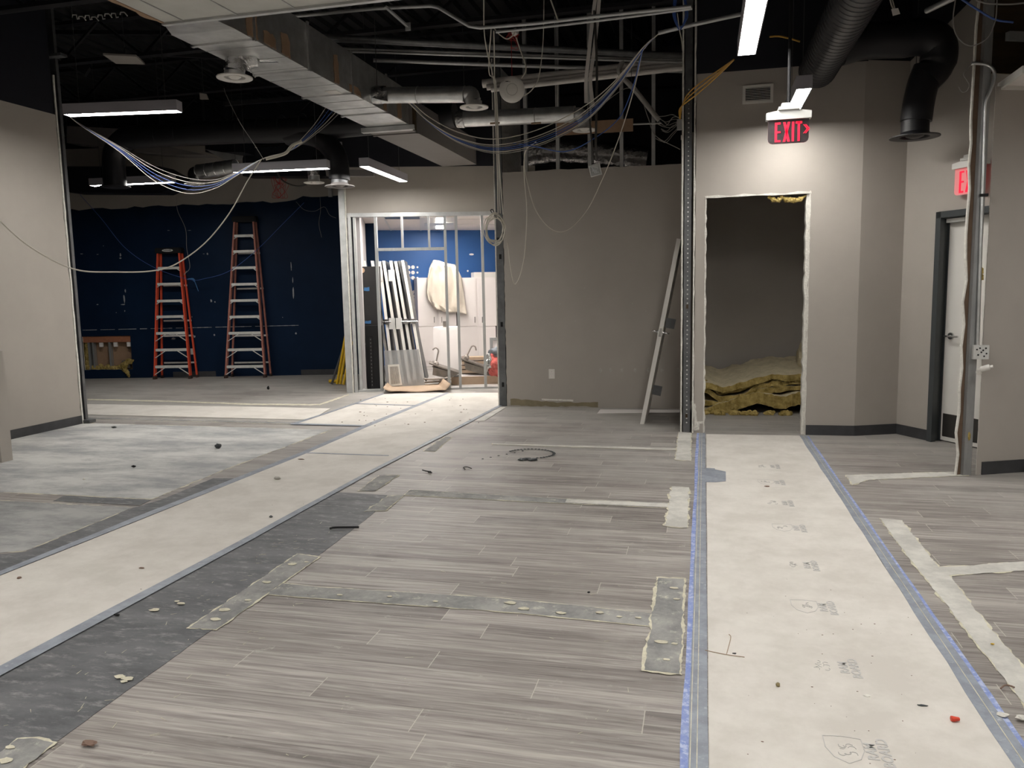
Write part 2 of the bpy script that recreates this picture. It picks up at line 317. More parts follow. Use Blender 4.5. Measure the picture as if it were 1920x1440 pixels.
# deck ceiling, corrugated
bm = B(); z0 = 4.9; xs = []; x = -13.
while x < 7.: xs += [(x, 0), (x+.05, 0), (x+.08, .045), (x+.17, .045)]; x += .2
pv = None
for x, dz in xs:
    a, b = bm.verts.new((x, -4, z0+dz)), bm.verts.new((x, 18, z0+dz))
    if pv: bm.faces.new((pv[0], a, b, pv[1]))
    pv = (a, b)
struct('ceiling', bm, 'deck')
T = .016
def wall(name, a, b, outline, m='taupe', off=0, thick=T, sides='gyp', parent=None):
    wf = WF(a, b, off); bm = B(); prism(bm, [wf.pt(s, z) for s, z in outline], -wf.n*thick)
    if parent is None: return struct(name, bm, [m, sides]), wf
    return obj(name, bm, [m, sides], parent), wf
def rect(s0, s1, z0, z1): return [(s0, z0), (s1, z0), (s1, z1), (s0, z1)]
def rag(seq, step=.05, amp=.006, seed=1):          # ragged version of a 2D outline
    rnd = random.Random(seed); out = []
    for i, p in enumerate(seq):
        q = seq[(i+1) % len(seq)]; L = math.hypot(q[0]-p[0], q[1]-p[1]); n = max(1, int(L/step))
        for k in range(n):
            t = k/n; out.append((p[0]+(q[0]-p[0])*t+rnd.uniform(-amp, amp), p[1]+(q[1]-p[1])*t+rnd.uniform(-amp, amp)))
    return out
def ragv(s, z0, z1, seed, amp=.006, step=.05):     # ragged vertical edge points
    rnd = random.Random(seed); n = max(1, int(abs(z1-z0)/step)); return [(s+(rnd.uniform(-amp, amp) if 0 < i < n else 0), z0+(z1-z0)*i/n) for i in range(n+1)]
def ragh(s0, s1, z, seed, amp=.006, step=.06):
    rnd = random.Random(seed); n = max(1, int(abs(s1-s0)/step)); return [(s0+(s1-s0)*i/n, z+(rnd.uniform(-amp, amp) if 0 < i < n else 0)) for i in range(n+1)]
# --- right wall with the rough doorway
RW = WF((-.16, 8.13), (1.44, 8.155)); q = RW.sz
sL, sR = q(1320, 700)[0], q(1511, 700)[0]; zt = q(1420, 366)[1]; s0 = q(1302, 700)[0]; s1 = RW.L
out = [(s0, 0), (sL, 0)] + ragv(sL, 0, zt, 3)[1:] + ragh(sL, sR, zt, 4, .01)[1:] + ragv(sR, zt, 0, 5, .009)[1:] + [(s1, 0), (s1, 3.52), (s0, 3.52)]
wr, _ = wall('wall_right_back', (-.16, 8.13), (1.44, 8.155), out)
bm = B(); fbox(bm, RW, s0, s1+.02, 3.52, 4.9, -.1, .0); obj('upper_black_wall', bm, 'black_paint', wr)
# gypsum reveals of the doorway (second board layer seen as a pale line)
bm = B()
prism(bm, [RW.pt(s, z, -.02) for s, z in ragv(sL-.004, 0, zt+.02, 8, .004)+ragv(sL+.012, zt, 0, 9, .007)], -RW.n*.09, 0, 0)
prism(bm, [RW.pt(s, z, -.02) for s, z in ragv(sR-.03, 0, zt, 10, .006)+ragv(sR+.004, zt+.02, 0, 11, .004)], -RW.n*.09, 0, 0)
prism(bm, [RW.pt(s, z, .001) for s, z in ragv(sR-.004, .0, zt+.02, 12, .004)+ragv(sR+.006, zt+.02, 0, 13, .004)], RW.n*.003, 0, 0)
prism(bm, [RW.pt(s, z, .001) for s, z in ragh(sL, sR+.01, zt-.006, 14, .004, .12)+ragh(sR+.01, sL-.01, zt+.012, 15, .009, .12)], RW.n*.003, 0, 0)
prism(bm, [RW.pt(s, z, .001) for s, z in ragv(sL-.005, 0, zt, 16, .002)+ragv(sL+.002, zt, 0, 17, .002)], RW.n*.003, 0, 0)
obj('broken_board_edge', bm, 'gyp', wr)
bm = B()
for (xa, ya, xb, yb) in ((1462, 368, 1500, 371), (1478, 372, 1512, 366), (1440, 368, 1470, 370)):
    a, b = RW.hit(xa, ya, -.03), RW.hit(xb, yb, -.03); tube(bm, [a, (a+b)/2+Vector((0, 0, -.035)), b], [.012, .022, .016, .02, .03, .022, .015, .02, .03, .02, .012, .01, .008], 8)
obj('torn_insulation', bm, 'batt', wr, True)
# angled piece and side wall with the grey framed door
wan, AW = wall('wall_right_angle', (1.44, 8.155), (1.86, 8.33), rect(0, .455, 0, 3.53))
bm = B(); fbox(bm, AW, 0, .456, 3.53, 4.9, -.05, 0); obj('upper_black_wall', bm, 'black_paint', wan)
SA, SB = (1.855, 8.33), (2.29, 7.6)
SW = WF(SA, SB); dl = SW.sz(1752, 600)[0]; dtop = SW.sz(1760, 398)[1]
wsd, _ = wall('wall_right_side', SA, SB, [(0, 0), (dl, 0), (dl, dtop), (1.15, dtop), (1.15, 0), (1.75, 0), (1.75, 4.4), (0, 3.53)])
bm = B(); prism(bm, [SW.pt(0, 3.53), SW.pt(0, 4.9), SW.pt(1.75, 4.9), SW.pt(1.75, 4.4)], -SW.n*.03, 0, 0); obj('upper_black_wall', bm, 'black_paint', wsd)
# baseboards
bm = B(); fbox(bm, RW, sR+.012, s1, 0, .1, 0, .008); struct('baseboard_right_back', bm, 'base_vinyl')
bm = B(); fbox(bm, AW, 0, .455, 0, .1, 0, .008); struct('baseboard_right_angle', bm, 'base_vinyl')
bm = B(); fbox(bm, SW, 0, dl, 0, .1, 0, .008); struct('baseboard_right_side', bm, 'base_vinyl')
# door frame and door
bm = B()
fbox(bm, SW, dl-.005, dl+.05, 0, dtop+.0, -.02, .03); fbox(bm, SW, dl-.005, 1.15, dtop-.055, dtop, -.02, .03)
fbox(bm, SW, dl+.0, dl+.018, 0, dtop-.05, -.14, .0); fbox(bm, SW, dl, 1.15, dtop-.06, dtop-.045, -.14, 0)
fbox(bm, SW, dl+.018, dl+.035, 0, dtop-.05, -.14, -.09)
door = struct('door_1', bm, 'frame_grey'); ds = dl+.035
bm = B(); fbox(bm, SW, ds, ds+.86, .012, dtop-.06, -.14, -.095); leaf = obj('door_leaf', bm, 'white_door', door)
bm = B(); fbox(bm, SW, ds+.02, ds+.84, .05, .265, -.095, -.092); obj('kick_plate', bm, 'kick', leaf)
bm = B(); c = SW.pt(ds+.07, .985, -.093); lathe(bm, [(0, .012), (.03, .012), (.034, .006), (.034, 0)], c, SW.n, 24); tube(bm, [c, c+SW.n*.05, c+SW.n*.055-SW.u*.0+SW.u*.03, c+SW.n*.05+SW.u*.12], .009, 10); tube(bm, [c+SW.n*.05-SW.u*.035, c+SW.n*.05+SW.u*.03], .008, 10)
obj('door_handle', bm, 'chrome', leaf, True)
bm = B(); fbox(bm, SW, ds+.02, ds+.22, dtop-.1, dtop-.065, -.09, -.03); obj('door_closer', bm, 'silver', door)
# --- wall end (divider) between centre bay and doorway
dx0, dx1 = P(1276, 700, Y=8.12).x, P(1301, 700, Y=8.12).x
bm = B(); prism(bm, [Vector((dx0, 8.12, 0)), *[Vector((dx0+T+random.uniform(-.002, .003), 8.12, z/14)) for z in range(0, 64)], Vector((dx0, 8.12, 63/14))], (0, 1.62, 0), 1, 0)
wd = struct('wall_divider', bm, ['taupe', 'gyp'])
bm = B(); prism(bm, [Vector((dx1-T, 8.11, 0)), Vector((dx1, 8.11, 0)), *[Vector((dx1+random.uniform(-.004, .004), 8.11, z/14)) for z in range(1, 64)], Vector((dx1-T, 8.11, 63/14))], (0, 2., 0), 1, 0); obj('facing_board', bm, ['taupe', 'gyp'], wd)
bm = B(); channel(bm, (dx0+T+.045, 8.15, 0), (dx0+T+.045, 8.15, 4.7), .07, .04, (0, -1, 0)); 
post = obj('slotted_steel_post', bm, 'stud_dark')
tag(post, 'perforated grey steel wall stud standing full height beside the dark doorway', 'steel stud')
bm = B()
for i in range(74):
    z = .1+i*.045; s = .008 if i % 9 < 6 else .005
    lathe(bm, [(0, .002), (s, .002), (s, 0)], (dx0+T+.047, 8.1465, z), (0, -1, 0), 8)
o = obj('punched_hole', bm, 'silver', post); o['kind'] = 'stuff'
bm = B()
for z in (.17, 1.28): obj('brown_tag', box(B(), (dx0+T+.045, 8.144, z), (.022, .004, .04)), 'darkwood', post)
bm = B(); prism(bm, [RW.pt(s, z, .001) for s, z in rag([(s0+.02, .02), (s0+.05, .03), (s0+.055, .09), (s0+.09, .1), (s0+.085, .12), (s0+.03, .12), (s0+.012, .3), (s0, .3), (s0, .02)], .03, .004)], RW.n*.002, 0, 0); obj('chipped_paint', bm, 'gyp', wr)
# --- centre wall
CW = WF((-2.44, 9.7), (dx0, 9.72)); L = CW.L
zl, zr = 2.93, 2.92
out = [(0, 0), (L, 0)] + [(L, zr)] + [(L*(1-i/24), zr+(zl-zr)*i/24+random.uniform(-.006, .006)) for i in range(1, 24)] + ragv(0, zl, 0, 21, .006)[:-1]
wc, _ = wall('wall_centre', (-2.44, 9.7), (dx0, 9.72), out)
for i in range(5):
    s = CW.sz(985+60*i, 250, -.03)[0]; bm = B(); channel(bm, CW.pt(s, 2.6, -.03), CW.pt(s, 4.8, -.03), .042, .06, CW.n); o = obj('exposed_stud', bm, 'galv_dull', wc)
bm = B()
for px in (1126, 1145, 1166, 1191, 1216, 1241, 1272):
    s, z = CW.sz(px, 694); w_ = .02; pts = [(s+w_*(1+random.uniform(-.2, .25))*math.cos(a), z+.026*(1+random.uniform(-.2, .2))*math.sin(a)) for a in [k*math.pi/7 for k in range(14)]]
    prism(bm, [CW.pt(a, b, .0015) for a, b in pts], CW.n*.0015, 0, 0)
for px, py, w_, h in ((1035, 703, 0, 0), (1050, 570, .01, .02), (1096, 540, .014, .006), (1097, 556, .006, .006), (1079, 602, .02, .006), (1186, 569, .01, .01), (1211, 583, .006, .012), (1216, 590, .004, .01), (1027, 509, .005, .012), (955, 753, .02, .02)):
    if w_: s, z = CW.sz(px, py); prism(bm, [CW.pt(s+w_*math.cos(a)*random.uniform(.6, 1), z+h*math.sin(a), .0015) for a in [k*math.pi/5 for k in range(10)]], CW.n*.001, 0, 0)
obj('plaster_spot', bm, 'plaster', wc)
bm = B(); sA, _ = CW.sz(957, 755); sB, _ = CW.sz(1122, 757); prism(bm, [CW.pt(a, b, .001) for a, b in rag([(sA, .01), (sB, .01), (sB, .07), ((sA+sB)/2, .06), (sA, .1)], .05, .008, 5)], CW.n*.001, 0, 0); obj('bare_base_strip', bm, mat('bare_board_paper', (.27, .23, .15), .9, noise_amt=.25, nscale=8), wc)
bm = B(); sA, _ = CW.sz(1016, 752); sB, _ = CW.sz(1075, 753); prism(bm, [CW.pt(a, b, .003) for a, b in rag([(sA, .085), (sB, .075), (sB, .098), (sA, .105)], .05, .003, 6)], CW.n*.001, 0, 0); obj('white_scrape', bm, 'gyp', wc)
# left end of the centre wall: side return, edges and stud
bm = B(); prism(bm, [Vector((-2.56, 9.72, 0)), *[Vector((-2.545+random.uniform(-.004, .004), 9.72, z*.1)) for z in range(0, 44)], Vector((-2.56, 9.72, 4.3))], (0, 1.5, 0), 0, 0); obj('return_board', bm, ['gyp', 'gyp'], wc)
bm = B(); channel(bm, (-2.495, 9.71, .0), (-2.495, 9.71, 4.8), .09, .04, (0, -1, 0)); o = obj('end_stud', bm, 'stud_dark', wc)
bm = B()
for z in (.28, 1.05, 1.9): box(bm, (-2.49, 9.704, z), (.03, .004, .06))
obj('stud_knockout', bm, 'black', wc)
# dark space behind the centre wall
bm = B(); box(bm, (-.9, 12.2, 2.45), (3.3, .1, 4.9)); struct('wall_dark_space', bm, 'black_paint')
# --- closet behind the doorway
bm = B(); box(bm, (.62, 10.45, 1.7), (1.75, .05, 3.4)); box(bm, (-.075, 9.3, 1.7), (.03, 2.3, 3.4)); box(bm, (1.36, 9.3, 1.7), (.03, 2.25, 3.4)); box(bm, (.65, 9.4, 3.42), (1.5, 2.2, .04))
struct('wall_closet', bm, 'taupe')
# --- left wall
LX = -7.18
def lw(py_, y, z): return Vector((LX, y, z))
ztop = 3.56
bm = B(); prism(bm, [Vector((LX, -1, 0)), Vector((LX, 7.78, 0)), *[Vector((LX, 7.78+random.uniform(-.008, .008), .1*k)) for k in range(1, 36)], Vector((LX, 7.78, ztop)), Vector((LX, -1, ztop))], (-T, 0, 0))
wl = struct('wall_left', bm, ['taupe', 'gyp'])
bm = B(); prism(bm, [Vector((LX-.16, 3, 0)), Vector((LX-.16, 7.95, 0)), *[Vector((LX-.16, 7.93+random.uniform(-.01, .01), .1*k)) for k in range(1, 42)], Vector((LX-.16, 3, 4.15))], (-T, 0, 0), 0, 1); obj('rear_board', bm, ['black_paint', 'gyp'], wl)
bm = B(); prism(bm, [Vector((LX, -1, ztop+.002)), Vector((LX, 7.76, ztop+.002)), Vector((LX, 7.76, 4.9)), Vector((LX, -1, 4.9))], (-T, 0, 0), 0, 0); obj('upper_black_wall', bm, 'black_paint', wl)
# pale torn edges running up beside the left stud
bm = B()
for xx, yy, top in ((LX-.004, 7.79, 4.12), (LX-.15, 7.96, 4.15)):
    prism(bm, [Vector((xx-.007+random.uniform(-.002, .002), yy, z*.08)) for z in range(0, int(top/.08))]+[Vector((xx+.007+random.uniform(-.003, .003), yy, z*.08)) for z in range(int(top/.08)-1, -1, -1)], (0, .02, 0), 0, 0)
obj('torn_board_edge', bm, 'gyp', wl)
bm = B(); channel(bm, (LX-.08, 7.87, 0), (LX-.08, 7.87, 4.2), .12, .04, (0, -1, 0)); channel(bm, (LX-.1, 7.9, 4.25), (LX-.1, 7.9, 4.9), .1, .04, (0, -1, 0)); box(bm, (LX-.02, 7.85, 4.22), (.28, .1, .03)); obj('end_stud', bm, 'stud_dark', wl)
bm = B(); box(bm, (LX-.03, 7.85, .025), (.25, .1, .03)); obj('floor_track', bm, 'stud_dark', wl)
bm = B(); box(bm, (LX+.005, 4.6, .05), (.009, 6.36, .1)); struct('baseboard_left', bm, 'base_vinyl')
# near-left wall return at the picture's edge
bm = B(); prism(bm, [Vector((-6.23, 5.77, 0)), Vector((-6.23, 5.77, 1.02)), Vector((-6.32, 5.77, 1.12)), Vector((-8.5, 5.77, 1.12)), Vector((-8.5, 5.77, 0))], (0, .12, 0), 0, 0)
struct('wall_left_near', bm, 'taupe')
# --- navy wall
BLa, BLb = (-11.13, 12.27), (-6.45, 13.27)
BW = WF(BLa, BLb)
hs0, hz1 = BW.sz(154, 631); hs1, _ = BW.sz(244, 629); _, hz0 = BW.sz(200, 693); sE = BW.L+.75; sS = -1.2
paint = [(hs0-.3+(sE-hs0+.3)*i/40, BW.sz(130+510*i/40, 394-22*i/40)[1]+random.uniform(-.02, .02)+(.06 if i > 30 else 0)) for i in range(41)]
paint[0] = (sS, paint[0][1]); paint[-1] = (sE, paint[-1][1])
out = [(sS, 0), (sE, 0)] + paint[::-1]
# split in pieces around the hole
bm = B()
def piece(pts, m0=0): prism(bm, [BW.pt(s, z) for s, z in pts], -BW.n*T, m0, 2)
mid = [p for p in paint if p[0] > hs1]
piece([(sS, 0), (hs0, 0), (hs0, hz1), (hs0, paint[1][1]), (sS, paint[0][1])])
piece([(hs0, 0)] + [(hs1, 0)] + ragh(hs1, hs0, hz0, 30, .006))
piece([(hs0, hz1), (hs1, hz1), (hs1, mid[0][1])] + [p for p in paint[::-1] if hs0 < p[0] <= hs1] + [(hs0, paint[1][1])])
piece([(hs1, 0), (sE, 0)] + mid[::-1] + [(hs1, mid[0][1])])
for i in range(40):
    a, b = paint[i], paint[i+1]; prism(bm, [BW.pt(a[0], a[1]), BW.pt(b[0], b[1]), BW.pt(b[0], 4.15), BW.pt(a[0], 4.15)], -BW.n*T, 1, 1); prism(bm, [BW.pt(a[0], 4.15), BW.pt(b[0], 4.15), BW.pt(b[0], 4.9), BW.pt(a[0], 4.9)], -BW.n*T, 3, 3)
wb = struct('wall_back_left', bm, ['navy', 'taupe', 'gyp', 'black_paint'])
# hole contents
bm = B(); fbox(bm, BW, hs0-.3, hs1+.3, 0, .9, -.16, -.12); obj('rear_board', bm, 'brownboard', wb)
for s in (hs0+.09, hs0+.17, (hs0+hs1)/2+.03):
    bm = B(); channel(bm, BW.pt(s, 0.02, -.03), BW.pt(s, .9, -.03), .035, .08, BW.n); obj('steel_stud', bm, 'stud', wb)
bm = B(); fbox(bm, BW, hs0-.05, hs1+.0, hz1-.115, hz1-.004, -.06, -.02); obj('wood_blocking', bm, 'wood', wb)
bm = B()
for s in (hs0+.33, hs0+.6, hs1-.05): box(bm, BW.pt(s, hz1-.16, -.03), (.06, .04, .08), (BW.u, BW.n, Vector((0, 0, 1))))
obj('pipe_stub', bm, 'white', wb)
bm = B(); fbox(bm, BW, hs1-.2, hs1-.06, hz0+.02, hz0+.16, -.08, -.01); obj('wall_box', bm, 'stud_dark', wb)
bm = B()
for i in range(16): s = hs0+.02+i*.05; rock(bm, BW.pt(s, hz0+.03+random.uniform(-.02, .03), -.06), (.05, .04, .05), i, 2, .6)
for i in range(7): rock(bm, BW.pt(hs0+.03, hz0+.08*i+.05, -.07), (.05, .04, .06), i+20, 2, .6)
for i in range(6): rock(bm, BW.pt(hs1-.1+random.uniform(-.06, .05), hz0+.08-.05*i+.07, .01), (.09-.013*i, .03, .05), i+40, 2, .6)
obj('loose_insulation', bm, 'batt', wb, True)
# scars in the paint
bm = B()
def scar(px, py, w_, h, seed=0):
    s, z = BW.sz(px, py); rnd = random.Random(seed); pts = [(s+w_*rnd.uniform(.5, 1)*math.cos(a), z+h*rnd.uniform(.6, 1)*math.sin(a)) for a in [k*math.pi/6 for k in range(12)]]
    prism(bm, [BW.pt(a, b, .0015) for a, b in pts], BW.n*.0015, 0, 0)
for i, (px, py, w_, h) in enumerate(((153, 476, .04, .008), (183, 477, .03, .006), (226, 478, .02, .05), (226, 484, .03, .02), (316, 432, .04, .006), (355, 432, .05, .005), (389, 476, .02, .03), (382, 476, .03, .006), (233, 560, .028, .12), (235, 545, .02, .05), (231, 571, .06, .015), (234, 583, .015, .02), (396, 564, .03, .04), (403, 566, .02, .02), (183, 571, .03, .012), (546, 500, .012, .12), (549, 525, .012, .08), (550, 548, .02, .16), (555, 625, .025, .03), (322, 628, .1, .02), (325, 635, .06, .03), (364, 631, .05, .03), (402, 628, .02, .03), (218, 586, .01, .01), (360, 594, .01, .02), (194, 461, .01, .01), (530, 595, .01, .01))): scar(px, py, w_*.8, h*.8, i)
for xa, ya, xb, yb in ((155, 619, 560, 610),):
    a, b = BW.sz(xa, ya), BW.sz(xb, yb); n = 60
    for k in range(n):
        if random.random() < .16: continue
        p = [a[j]+(b[j]-a[j])*k/n for j in (0, 1)]; q_ = [a[j]+(b[j]-a[j])*(k+1)/n for j in (0, 1)]; h = random.uniform(.003, .007)
        prism(bm, [BW.pt(p[0], p[1]-h, .001), BW.pt(q_[0], q_[1]-h, .001), BW.pt(q_[0], q_[1]+h, .001), BW.pt(p[0], p[1]+h, .001)], BW.n*.001, 0, 0)
obj('paint_scar', bm, 'scar', wb)
bm = B()
for xa, xb in ((325, 405), (565, 641)): fbox(bm, BW, BW.sz(xa, 700)[0], BW.sz(xb, 700)[0], 0, .1, .001, .012)
struct('baseboard_back_left', bm, 'base_vinyl')
# far-left closing walls
struct('wall_far_left', box(B(), (-12.4, 5, 2.45), (.1, 18, 4.9)), 'black_paint')
struct('wall_rear', box(B(), (-3, -3.6, 2.45), (20, .1, 4.9)), 'taupe')
struct('wall_far_right', box(B(), (6.2, 2, 2.45), (.1, 12, 4.9)), 'taupe')
# --- framed wall (header, studs) in front of the back room
FA, FB = (-5.19, 10.82), (-2.44, 11.685)
FWf = WF(FA, FB); q = FWf.sz
zh = q(800, 398)[1]
bm = B(); prism(bm, [FWf.pt(s, z) for s, z in [(.09, zh), (FWf.L, zh-.03), (FWf.L, 3.3), (.09, 3.3)]], -FWf.n*T, 0, 1); prism(bm, [FWf.pt(s, z) for s, z in rect(-.02, FWf.L+.3, 3.3, 4.9)], -FWf.n*T, 2, 2)
wfm = struct('wall_header', bm, ['taupe', 'gyp', 'black_paint'])
fr = thing('stud_frame', 'open partition frame of bare steel studs in front of the bright back room', 'stud frame', FWf.pt(1.3, 0, 0))
bm = B(); fbox(bm, FWf, -.0, FWf.L, zh-.055, zh+.0, -.1, .015); obj('top_track', bm, 'galv_dull', fr)
bm = B(); fbox(bm, FWf, -.0, q(717, 736)[0], .0, .03, -.11, .0); obj('bottom_track', bm, 'galv_dull', fr); bm = B(); fbox(bm, FWf, q(835, 733)[0], FWf.L, .0, .03, -.11, .0); obj('bottom_track', bm, 'galv_dull', fr)
def fstud(xt, yt, xb, yb, w_=.04, z0=None, z1=None):
    s = (q(xt, yt)[0]+q(xb, yb)[0])/2; bm = B(); channel(bm, FWf.pt(s, z0 or .01, 0), FWf.pt(s, z1 or zh-.04, 0), w_, .09, FWf.n); return obj('stud', bm, 'stud', fr)
z_h = q(760, 467)[1]
for a in ((701.8, 403, 717.1, 736), (834.5, 410, 842, 736), (854.4, 404, 863.6, 728), (903.5, 404, 910.6, 727)): fstud(*a)
for a in ((752, 405, 755, 462), (803, 405, 805, 462)): fstud(*a, .03, z_h, None)
bm = B(); fbox(bm, FWf, q(706, 467)[0], q(836, 467)[0], z_h-.02, z_h+.02, -.09, .004); obj('header_rail', bm, 'stud', fr)
# jamb at the left: steel post + white board edge
jb = thing('corner_post', 'tall grey steel jamb post with torn white board edge left of the open frame', 'steel post', FWf.pt(0, 0, .1))
bm = B(); channel(bm, FWf.pt(.042, 0, .06), FWf.pt(.042, 3.65, .06), .085, .05, FWf.n); obj('post', bm, 'galv_dull', jb)
bm = B(); prism(bm, [FWf.pt(s, z, .065) for s, z in ragv(.087, 0, 3.3, 41, .004)+ragv(.104, 3.3, 0, 42, .002)], -FWf.n*.06, 0, 0); obj('board_edge', bm, 'gyp', jb)
bm = B(); channel(bm, FWf.pt(.137, 0, .03), FWf.pt(.137, zh, .03), .045, .1, FWf.n); channel(bm, FWf.pt(.2, 0, -.02), FWf.pt(.2, zh, -.02), .035, .1, FWf.n); obj('jamb_stud', bm, 'galv_dull', jb)
# --- back room
c0 = P(680, 432, Z=2.72); c1 = P(960, 431.5, Z=2.72)
KW = WF((c0.x, c0.y), (c1.x, c1.y))
bm = B(); fbox(bm, KW, -.3, KW.L+1.5, 0, 2.75, -.1, 0); struct('wall_back_room', bm, 'blue')
p0 = FWf.pt(.17, 0, -.12); KS = WF((c0.x, c0.y), (p0.x, p0.y))
bm = B(); fbox(bm, KS, -.2, KS.L, 0, 2.75, -.1, 0); struct('wall_back_room_side', bm, 'greywall_in')
p1 = Vector((-2.3, 11.8, 0)); p2 = KW.pt(KW.L+.6, 0)
bm = B(); prism(bm, [Vector((p.x, p.y, 2.72)) for p in (FWf.pt(.1, 0, -.12), FWf.pt(2.95, 0, -.12), p2, KW.pt(-.05, 0))], (0, 0, .05), 0, 0); struct('ceiling_back_room', bm, 'tile_white')
struct('wall_back_room_right', box(B(), (-2.2, 14, 1.45), (.08, 5, 2.9)), 'white')
bm = B()
for xa, ya, xb, yb in ((718, 405, 733, 432), (788, 405, 789, 432)):
    a, b = P(xa, ya, Z=2.715), P(xb, yb, Z=2.715); beam(bm, a, b, .03, .008)
for py in (411, 421): a, b = P(857, py, Z=2.712), P(940, py, Z=2.712); beam(bm, a, b, .012, .006)
struct('trim_1', bm, 'white_metal')
bm = B(); prism(bm, [P(x, y, Z=2.708) for x, y in ((719, 405.5), (786, 405.5), (787, 411), (723, 411))], (0, 0, .008), 0, 0); o = obj('ceiling_slot', bm, 'frame_grey'); tag(o, 'dark opening of a missing ceiling tile in the bright back room', 'ceiling opening')
tr = thing('back_room_light', 'lit recessed ceiling panel in the bright back room ceiling', 'ceiling light', P(828, 418, Z=2.7))
bm = B(); prism(bm, [P(x, y, Z=2.7) for x, y in ((788, 408), (853, 408), (851, 430), (791, 430))], (0, 0, .015), 0, 0); obj('panel_frame', bm, 'white_metal', tr)
bm = B(); prism(bm, [P(x, y, Z=2.695) for x, y in ((818, 409), (834, 409), (834, 429), (818, 429))], (0, 0, .004), 0, 0); obj('lamp_lens', bm, 'lens_dim', tr)
bm = B(); prism(bm, [P(x, y, Z=2.69) for x, y in ((796, 419), (850, 417), (850, 422), (796, 424))], (0, 0, .004), 0, 0); obj('cross_bar', bm, 'silver', tr)
# added fill lamps to brighten the back room, out of sight behind the header
def fill_panel(c, label):
    t = thing('back_room_light', label, 'ceiling light', c); bm = B(); box(bm, Vector(c)+Vector((0, 0, .004)), (.62, .42, .02)); obj('panel_frame', bm, 'white_metal', t)
    bm = B(); box(bm, Vector(c)-Vector((0, 0, .01)), (.54, .34, .006)); obj('lamp_lens', bm, 'lens_dim', t)
fill_panel((-4.45, 11.5, 2.68), 'added fill light hidden behind the left part of the stud frame header')
fill_panel((-3.2, 11.9, 2.68), 'added fill light hidden behind the right part of the stud frame header')
# --- right stub wall
SR = WF((2.085, 6.61), (2.44, 6.765)); zc = 2.88
bm = B(); prism(bm, [SR.pt(s, z) for s, z in ragv(-.042, 0, zc, 51, .002)+[(4.5, zc), (4.5, 0)]], -SR.n*.006, 0, 1); wst = struct('wall_right_near', bm, ['taupe', 'gyp'])
bm = B(); fbox(bm, SR, .0, 4.5, 0, .1, .0, .01); struct('baseboard_right_near', bm, 'base_vinyl')
a = P(1812, 886, Z=0); 
bm = B(); prism(bm, [SR.pt(s, z, -.03) for s, z in ragv(-.2, 0, 4.3, 52, .014, .16)+[(-.12, 4.3), (-.12, 0)]], -SR.n*.012, 0, 1); obj('torn_backing_board', bm, ['kraft', 'gyp'], wst)
bm = B(); prism(bm, [SR.pt(s, z, -.029) for s, z in ragv(-.206, 0, 4.3, 52, .014, .16)+[(q_[0]+.008, q_[1]) for q_ in ragv(-.202, 0, 4.3, 52, .014, .16)[::-1]]], SR.n*.01, 0, 0); obj('torn_white_edge', bm, 'gyp', wst)
bm = B(); channel(bm, SR.pt(-.122, 0, -.0), SR.pt(-.122, 4.6, -.0), .066, .08, SR.n); o = obj('end_stud', bm, 'stud', wst)
bm = B(); fbox(bm, SR, -.09, -.044, 0, 4.6, -.07, -.05); obj('gap_shade_strip', bm, 'stud_dark', wst)  # solid dark strip standing for the shade in this gap
bm = B(); fbox(bm, SR, -.005, 4.5, 3.0, 4.9, -.12, -.1); obj('plywood_backing', bm, 'darkwood', wst)
bm = B(); fbox(bm, SR, .03, 4.5, 3.2, 3.26, -.02, .02); obj('ceiling_track', bm, 'stud', wst)
pc = [P(1873, 166, Z=zc), P(1920, 133, Z=zc), P(2100, 60, Z=zc)+Vector((.6, -.4, 0)), SR.pt(3., zc)]
bm = B(); prism(bm, [Vector((p.x, p.y, zc)) for p in pc], (0, 0, .03), 0, 0); struct('ceiling_right_near', bm, 'tile_white')
bm = B(); beam(bm, Vector((pc[0].x, pc[0].y, zc+.01)), Vector((pc[1].x, pc[1].y, zc+.01)), .02, .05); beam(bm, SR.pt(0, zc-.01, .012), SR.pt(3, zc-.01, .012), .03, .03); struct('trim_2', bm, 'white_metal')
# ================================================================== FLOOR MARKS
def patch(pts, m, z=.0015, name='filler_strip', rim=True, seed=0, amp=.006, step=.05, rw=.008):
    amp *= 1.0; step = min(step*.4, .03)
    g = [G(x, y) for x, y in pts]; c = sum(g, Vector())/len(g)
    if rim:
        bm = B(); gg = []
        n = len(g)
        for i in range(n):                         # move every side outward by rw
            a, b, d = g[i-1], g[i], g[(i+1) % n]; e1 = (b-a).normalized(); e2 = (d-b).normalized(); n1 = Vector((e1.y, -e1.x, 0)); n2 = Vector((e2.y, -e2.x, 0))
            if (b+n1*.01-c).length < (b-n1*.01-c).length and False: n1 = -n1
            k = n1+n2; k = k/max(k.length_squared, .3)*2*.5; gg.append((b, k))
        area = sum(g[i].x*g[(i+1) % n].y-g[(i+1) % n].x*g[i].y for i in range(n)); sg = 1 if area > 0 else -1
        prism(bm, [p+Vector((0, 0, z-.0008)) for p in rough_poly([b+k*sg*rw*1.7 for b, k in gg], step, amp*1.7, seed+100)], (0, 0, -.001), 0, 0); obj('chipped_rim', bm, 'rim', floor)
    bm = B(); prism(bm, [p+Vector((0, 0, z)) for p in rough_poly(g, step, amp, seed)], (0, 0, -.001), 0, 0); return obj(name, bm, m, floor)
ZA = .002
patch([(-260, 800), (158, 793.5), (620, 806), (576, 822), (430, 877), (284, 936), (120, 928), (-400, 905)], 'concrete', ZA, 'bare_concrete', True, 1, .012, .12, .012)
patch([(-250, 925), (0, 939), (248, 952), (47, 1033), (0, 1036), (-200, 1040)], 'worn_conc', ZA, 'bare_concrete', True, 2, .01, .1)
